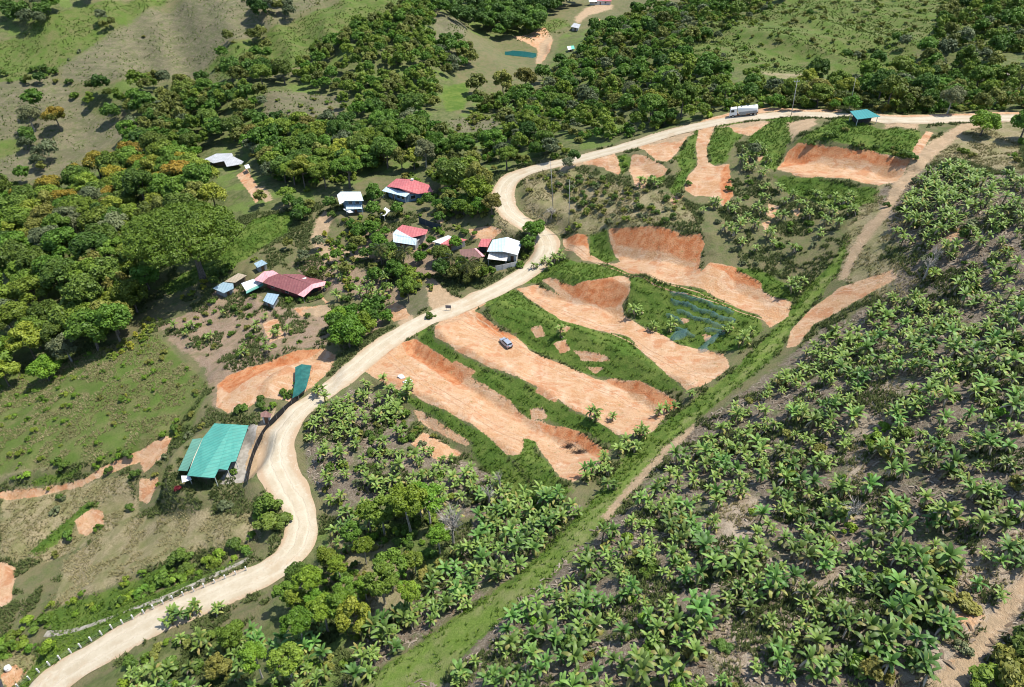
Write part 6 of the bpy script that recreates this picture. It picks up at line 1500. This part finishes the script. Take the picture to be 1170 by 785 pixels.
# ------------------------------------------------------------------ vehicles
def loft(sections):
    """closed rings -> V, F with end caps"""
    V = []; F = []; n = len(sections[0])
    for s in sections: V += s
    for i in range(len(sections) - 1):
        for k in range(n): F.append((i * n + k, i * n + (k + 1) % n, (i + 1) * n + (k + 1) % n, (i + 1) * n + k))
    F.append(tuple(range(n - 1, -1, -1))); F.append(tuple(range((len(sections) - 1) * n, len(sections) * n)))
    return V, F
M_SILVER = plain("silver_car_paint", (.34, .37, .41), .28, .6, .35)
M_TYRE = plain("tyre_rubber", (.02, .02, .02), .85, .2); M_RIM = plain("wheel_rim", (.35, .35, .36), .35, .5, .7); M_RED = plain("tail_lamp_red", (.35, .02, .02), .25, .5); M_LAMP = plain("headlamp_clear", (.6, .62, .62), .15, .6); M_BLACKP = plain("black_plastic", (.02, .02, .022), .6, .3)
def wheel(e, x, y, r, w):
    pts = [(x, y - w / 2, r), (x, y + w / 2, r)]
    t = MB().tube(pts, [r, r], 20).build("wheel", M_TYRE, e, smooth=False, bevel=.03)
    s = 1 if y > 0 else -1
    MB().tube([(x, y + s * w * .35, r), (x, y + s * (w * .5 + .015), r)], [r * .62, r * .58], 16).build("rim", M_RIM, t)
def car():
    rear = hit(583.2,398.6)[0]; front = hit(573.0,388.6)[0]; c = (rear + front) / 2; c[2] = H(c[0], c[1]) + .02
    d = front - rear; rz = math.atan2(d[1], d[0])
    e = empty("car", tuple(c), rz, label="silver hatchback car parked alone on the third clay terrace", category="car")
    def ring(x, w, z0, z1, tw):   # lower body ring
        return [(x, -w, z0), (x, w, z0), (x, w * 1.02, (z0 + z1) / 2), (x, w * tw, z1), (x, -w * tw, z1), (x, -w * 1.02, (z0 + z1) / 2)]
    body = [ring(-2.12, .72, .38, .78, .95), ring(-2.0, .84, .26, .98, .95), ring(-1.3, .87, .22, 1.0, .95), ring(0, .88, .22, .98, .95), ring(.95, .87, .22, .95, .95), ring(1.75, .83, .25, .84, .92), ring(2.05, .70, .34, .68, .92)]
    m = MB().add(*loft(body)); m.build("body", M_SILVER, e, bevel=.05, smooth=False)
    def cab(x, w0, z0): return [(x, -w0, z0), (x, w0, z0)]
    V = [(-1.98, -.80, .96), (-1.98, .80, .96), (-1.62, -.66, 1.46), (-1.62, .66, 1.46), (.22, -.66, 1.48), (.22, .66, 1.48), (1.08, -.78, .94), (1.08, .78, .94)]
    MB().add(V, [(0, 2, 3, 1), (2, 4, 5, 3), (4, 6, 7, 5), (0, 6, 4, 2), (1, 3, 5, 7), (0, 1, 7, 6)]).build("cabin", M_SILVER, e, bevel=.05)
    def quad(P, off, name, mat):
        P = [np.array(p) for p in P]; n = np.cross(P[1] - P[0], P[2] - P[0]); n /= np.linalg.norm(n)
        if np.dot(n, sum(P) / 4 - np.array([0, 0, 1.0])) < 0: n = -n
        MB().add([p + n * off for p in P] + [p - n * .01 for p in P], [(0, 1, 2, 3), (7, 6, 5, 4), (0, 4, 5, 1), (1, 5, 6, 2), (2, 6, 7, 3), (3, 7, 4, 0)]).build(name, mat, e)
    quad([(-1.93, -.68, 1.05), (-1.93, .68, 1.05), (-1.68, .58, 1.40), (-1.68, -.58, 1.40)], .012, "rear_window", M_GLASS)
    quad([(1.0, -.68, 1.0), (1.0, .68, 1.0), (.30, .58, 1.43), (.30, -.58, 1.43)], .012, "windscreen", M_GLASS)
    for s in (-1, 1):
        quad([(-1.72, s * .775, 1.03), (-.42, s * .775, 1.03), (-.42, s * .672, 1.41), (-1.55, s * .672, 1.41)], .014, "side_window", M_GLASS)
        quad([(-.34, s * .775, 1.03), (.85, s * .78, 1.01), (.20, s * .672, 1.41), (-.34, s * .672, 1.41)], .014, "side_window", M_GLASS)
        MB().box((.72, s * .93, 1.0), .16, .16, .12).build("mirror", M_SILVER, e)
        MB().box((-2.06, s * .62, .82), .12, .26, .22).build("tail_lamp", M_RED, e)
        MB().box((1.95, s * .56, .64), .18, .30, .14).build("headlight", M_LAMP, e)
        for x in (-1.28, 1.28): wheel(e, x, s * .80, .32, .21)
    MB().box((-2.13, 0, .46), .08, 1.3, .22).build("bumper", M_BLACKP, e)
    MB().box((-2.10, 0, .70), .06, .5, .12).build("number_plate", M_WHITE, e)
car()
def truck():
    rear = hit(866.5,130.5)[0]; front = hit(833.0,133.8)[0]; c = (rear + front) / 2
    d = front - rear; L0 = np.hypot(d[0], d[1]); rz = math.atan2(d[1], d[0])
    e = empty("truck", tuple(c), rz, label="white tanker truck with side shade painted in grey on the gravel road", category="truck")
    e.rotation_euler = (0, -math.atan2(d[2], L0), rz)
    k = L0 / 9.2; e.scale = (k, k, k); print("truck length", L0)
    MB().box((-.3, 0, .78), 8.6, .85, .28).build("chassis", M_BLACKP, e)
    # tank: rounded oblong section
    def ring(x, w, h, zc, n=20):
        return [(x, w * math.copysign(abs(math.cos(t)) ** .55, math.cos(t)), zc + h * math.copysign(abs(math.sin(t)) ** .6, math.sin(t))) for t in [2 * math.pi * i / n for i in range(n)]]
    MB().add(*loft([ring(-4.55, .95, .85, 2.05), ring(-4.4, 1.2, 1.08, 2.05), ring(1.75, 1.2, 1.08, 2.05), ring(1.9, .95, .85, 2.05)])).build("tank", M_WHITE, e, smooth=True)
    MB().box((-1.35, 0, 3.14), 5.6, .55, .06).build("walkway", M_WHITE, e)
    for x in (-3.4, -1.4, .6): MB().tube([(x, 0, 3.1), (x, 0, 3.32)], [.32, .30], 14).build("hatch", M_STEEL, e)
    MB().box((-1.4, 1.21, 1.35), 5.6, .06, .75).build("side_shade_panel", W_["grey"], e, label="grey panel painting the shade on the lower side"); MB().box((-1.4, -1.21, 1.35), 5.6, .06, .75).build("side_shade_panel", W_["grey"], e)  # grey panels put the shade on the tank's sides into colour
    cabv = [(2.1, -1.15, .75), (2.1, 1.15, .75), (2.1, -1.12, 2.95), (2.1, 1.12, 2.95), (4.5, -1.15, .7), (4.5, 1.15, .7), (4.5, -1.14, 1.75), (4.5, 1.14, 1.75), (4.1, -1.08, 2.9), (4.1, 1.08, 2.9)]
    MB().add(cabv, [(0, 2, 3, 1), (2, 8, 9, 3), (8, 6, 7, 9), (6, 4, 5, 7), (0, 1, 5, 4), (0, 4, 6, 8, 2), (1, 3, 9, 7, 5)]).build("cab", M_WHITE, e, bevel=.06)
    MB().add([(4.52, -1.0, 1.85), (4.52, 1.0, 1.85), (4.16, 1.0, 2.78), (4.16, -1.0, 2.78)], [(0, 1, 2, 3)]).build("windscreen", M_GLASS, e)
    for s in (-1, 1):
        MB().box((3.45, s * 1.135, 2.2), 1.0, .05, .75).build("side_window", M_GLASS, e)
        MB().box((4.35, s * 1.35, 2.2), .12, .2, .5).build("mirror", M_BLACKP, e)
        MB().box((4.48, s * .85, .95), .1, .35, .22).build("headlight", M_LAMP, e); MB().box((-4.6, s * .9, .95), .08, .3, .2).build("tail_lamp", M_RED, e)
        MB().box((.2, s * 1.05, .85), 2.0, .35, .5).build("toolbox", M_STEEL, e)
        wheel(e, 3.4, s * 1.0, .5, .3)
        for x in (-2.4, -3.6): wheel(e, x, s * .95, .5, .42)
    MB().box((4.5, 0, .62), .16, 2.25, .3).build("bumper", M_WHITE, e); MB().box((-4.58, 0, .7), .12, 2.2, .18).build("bumper", M_BLACKP, e)
    MB().tube([(-4.62, .55, 1.0), (-4.62, .55, 3.1)], [.04, .04], 6).build("ladder", M_STEEL, e)
truck()
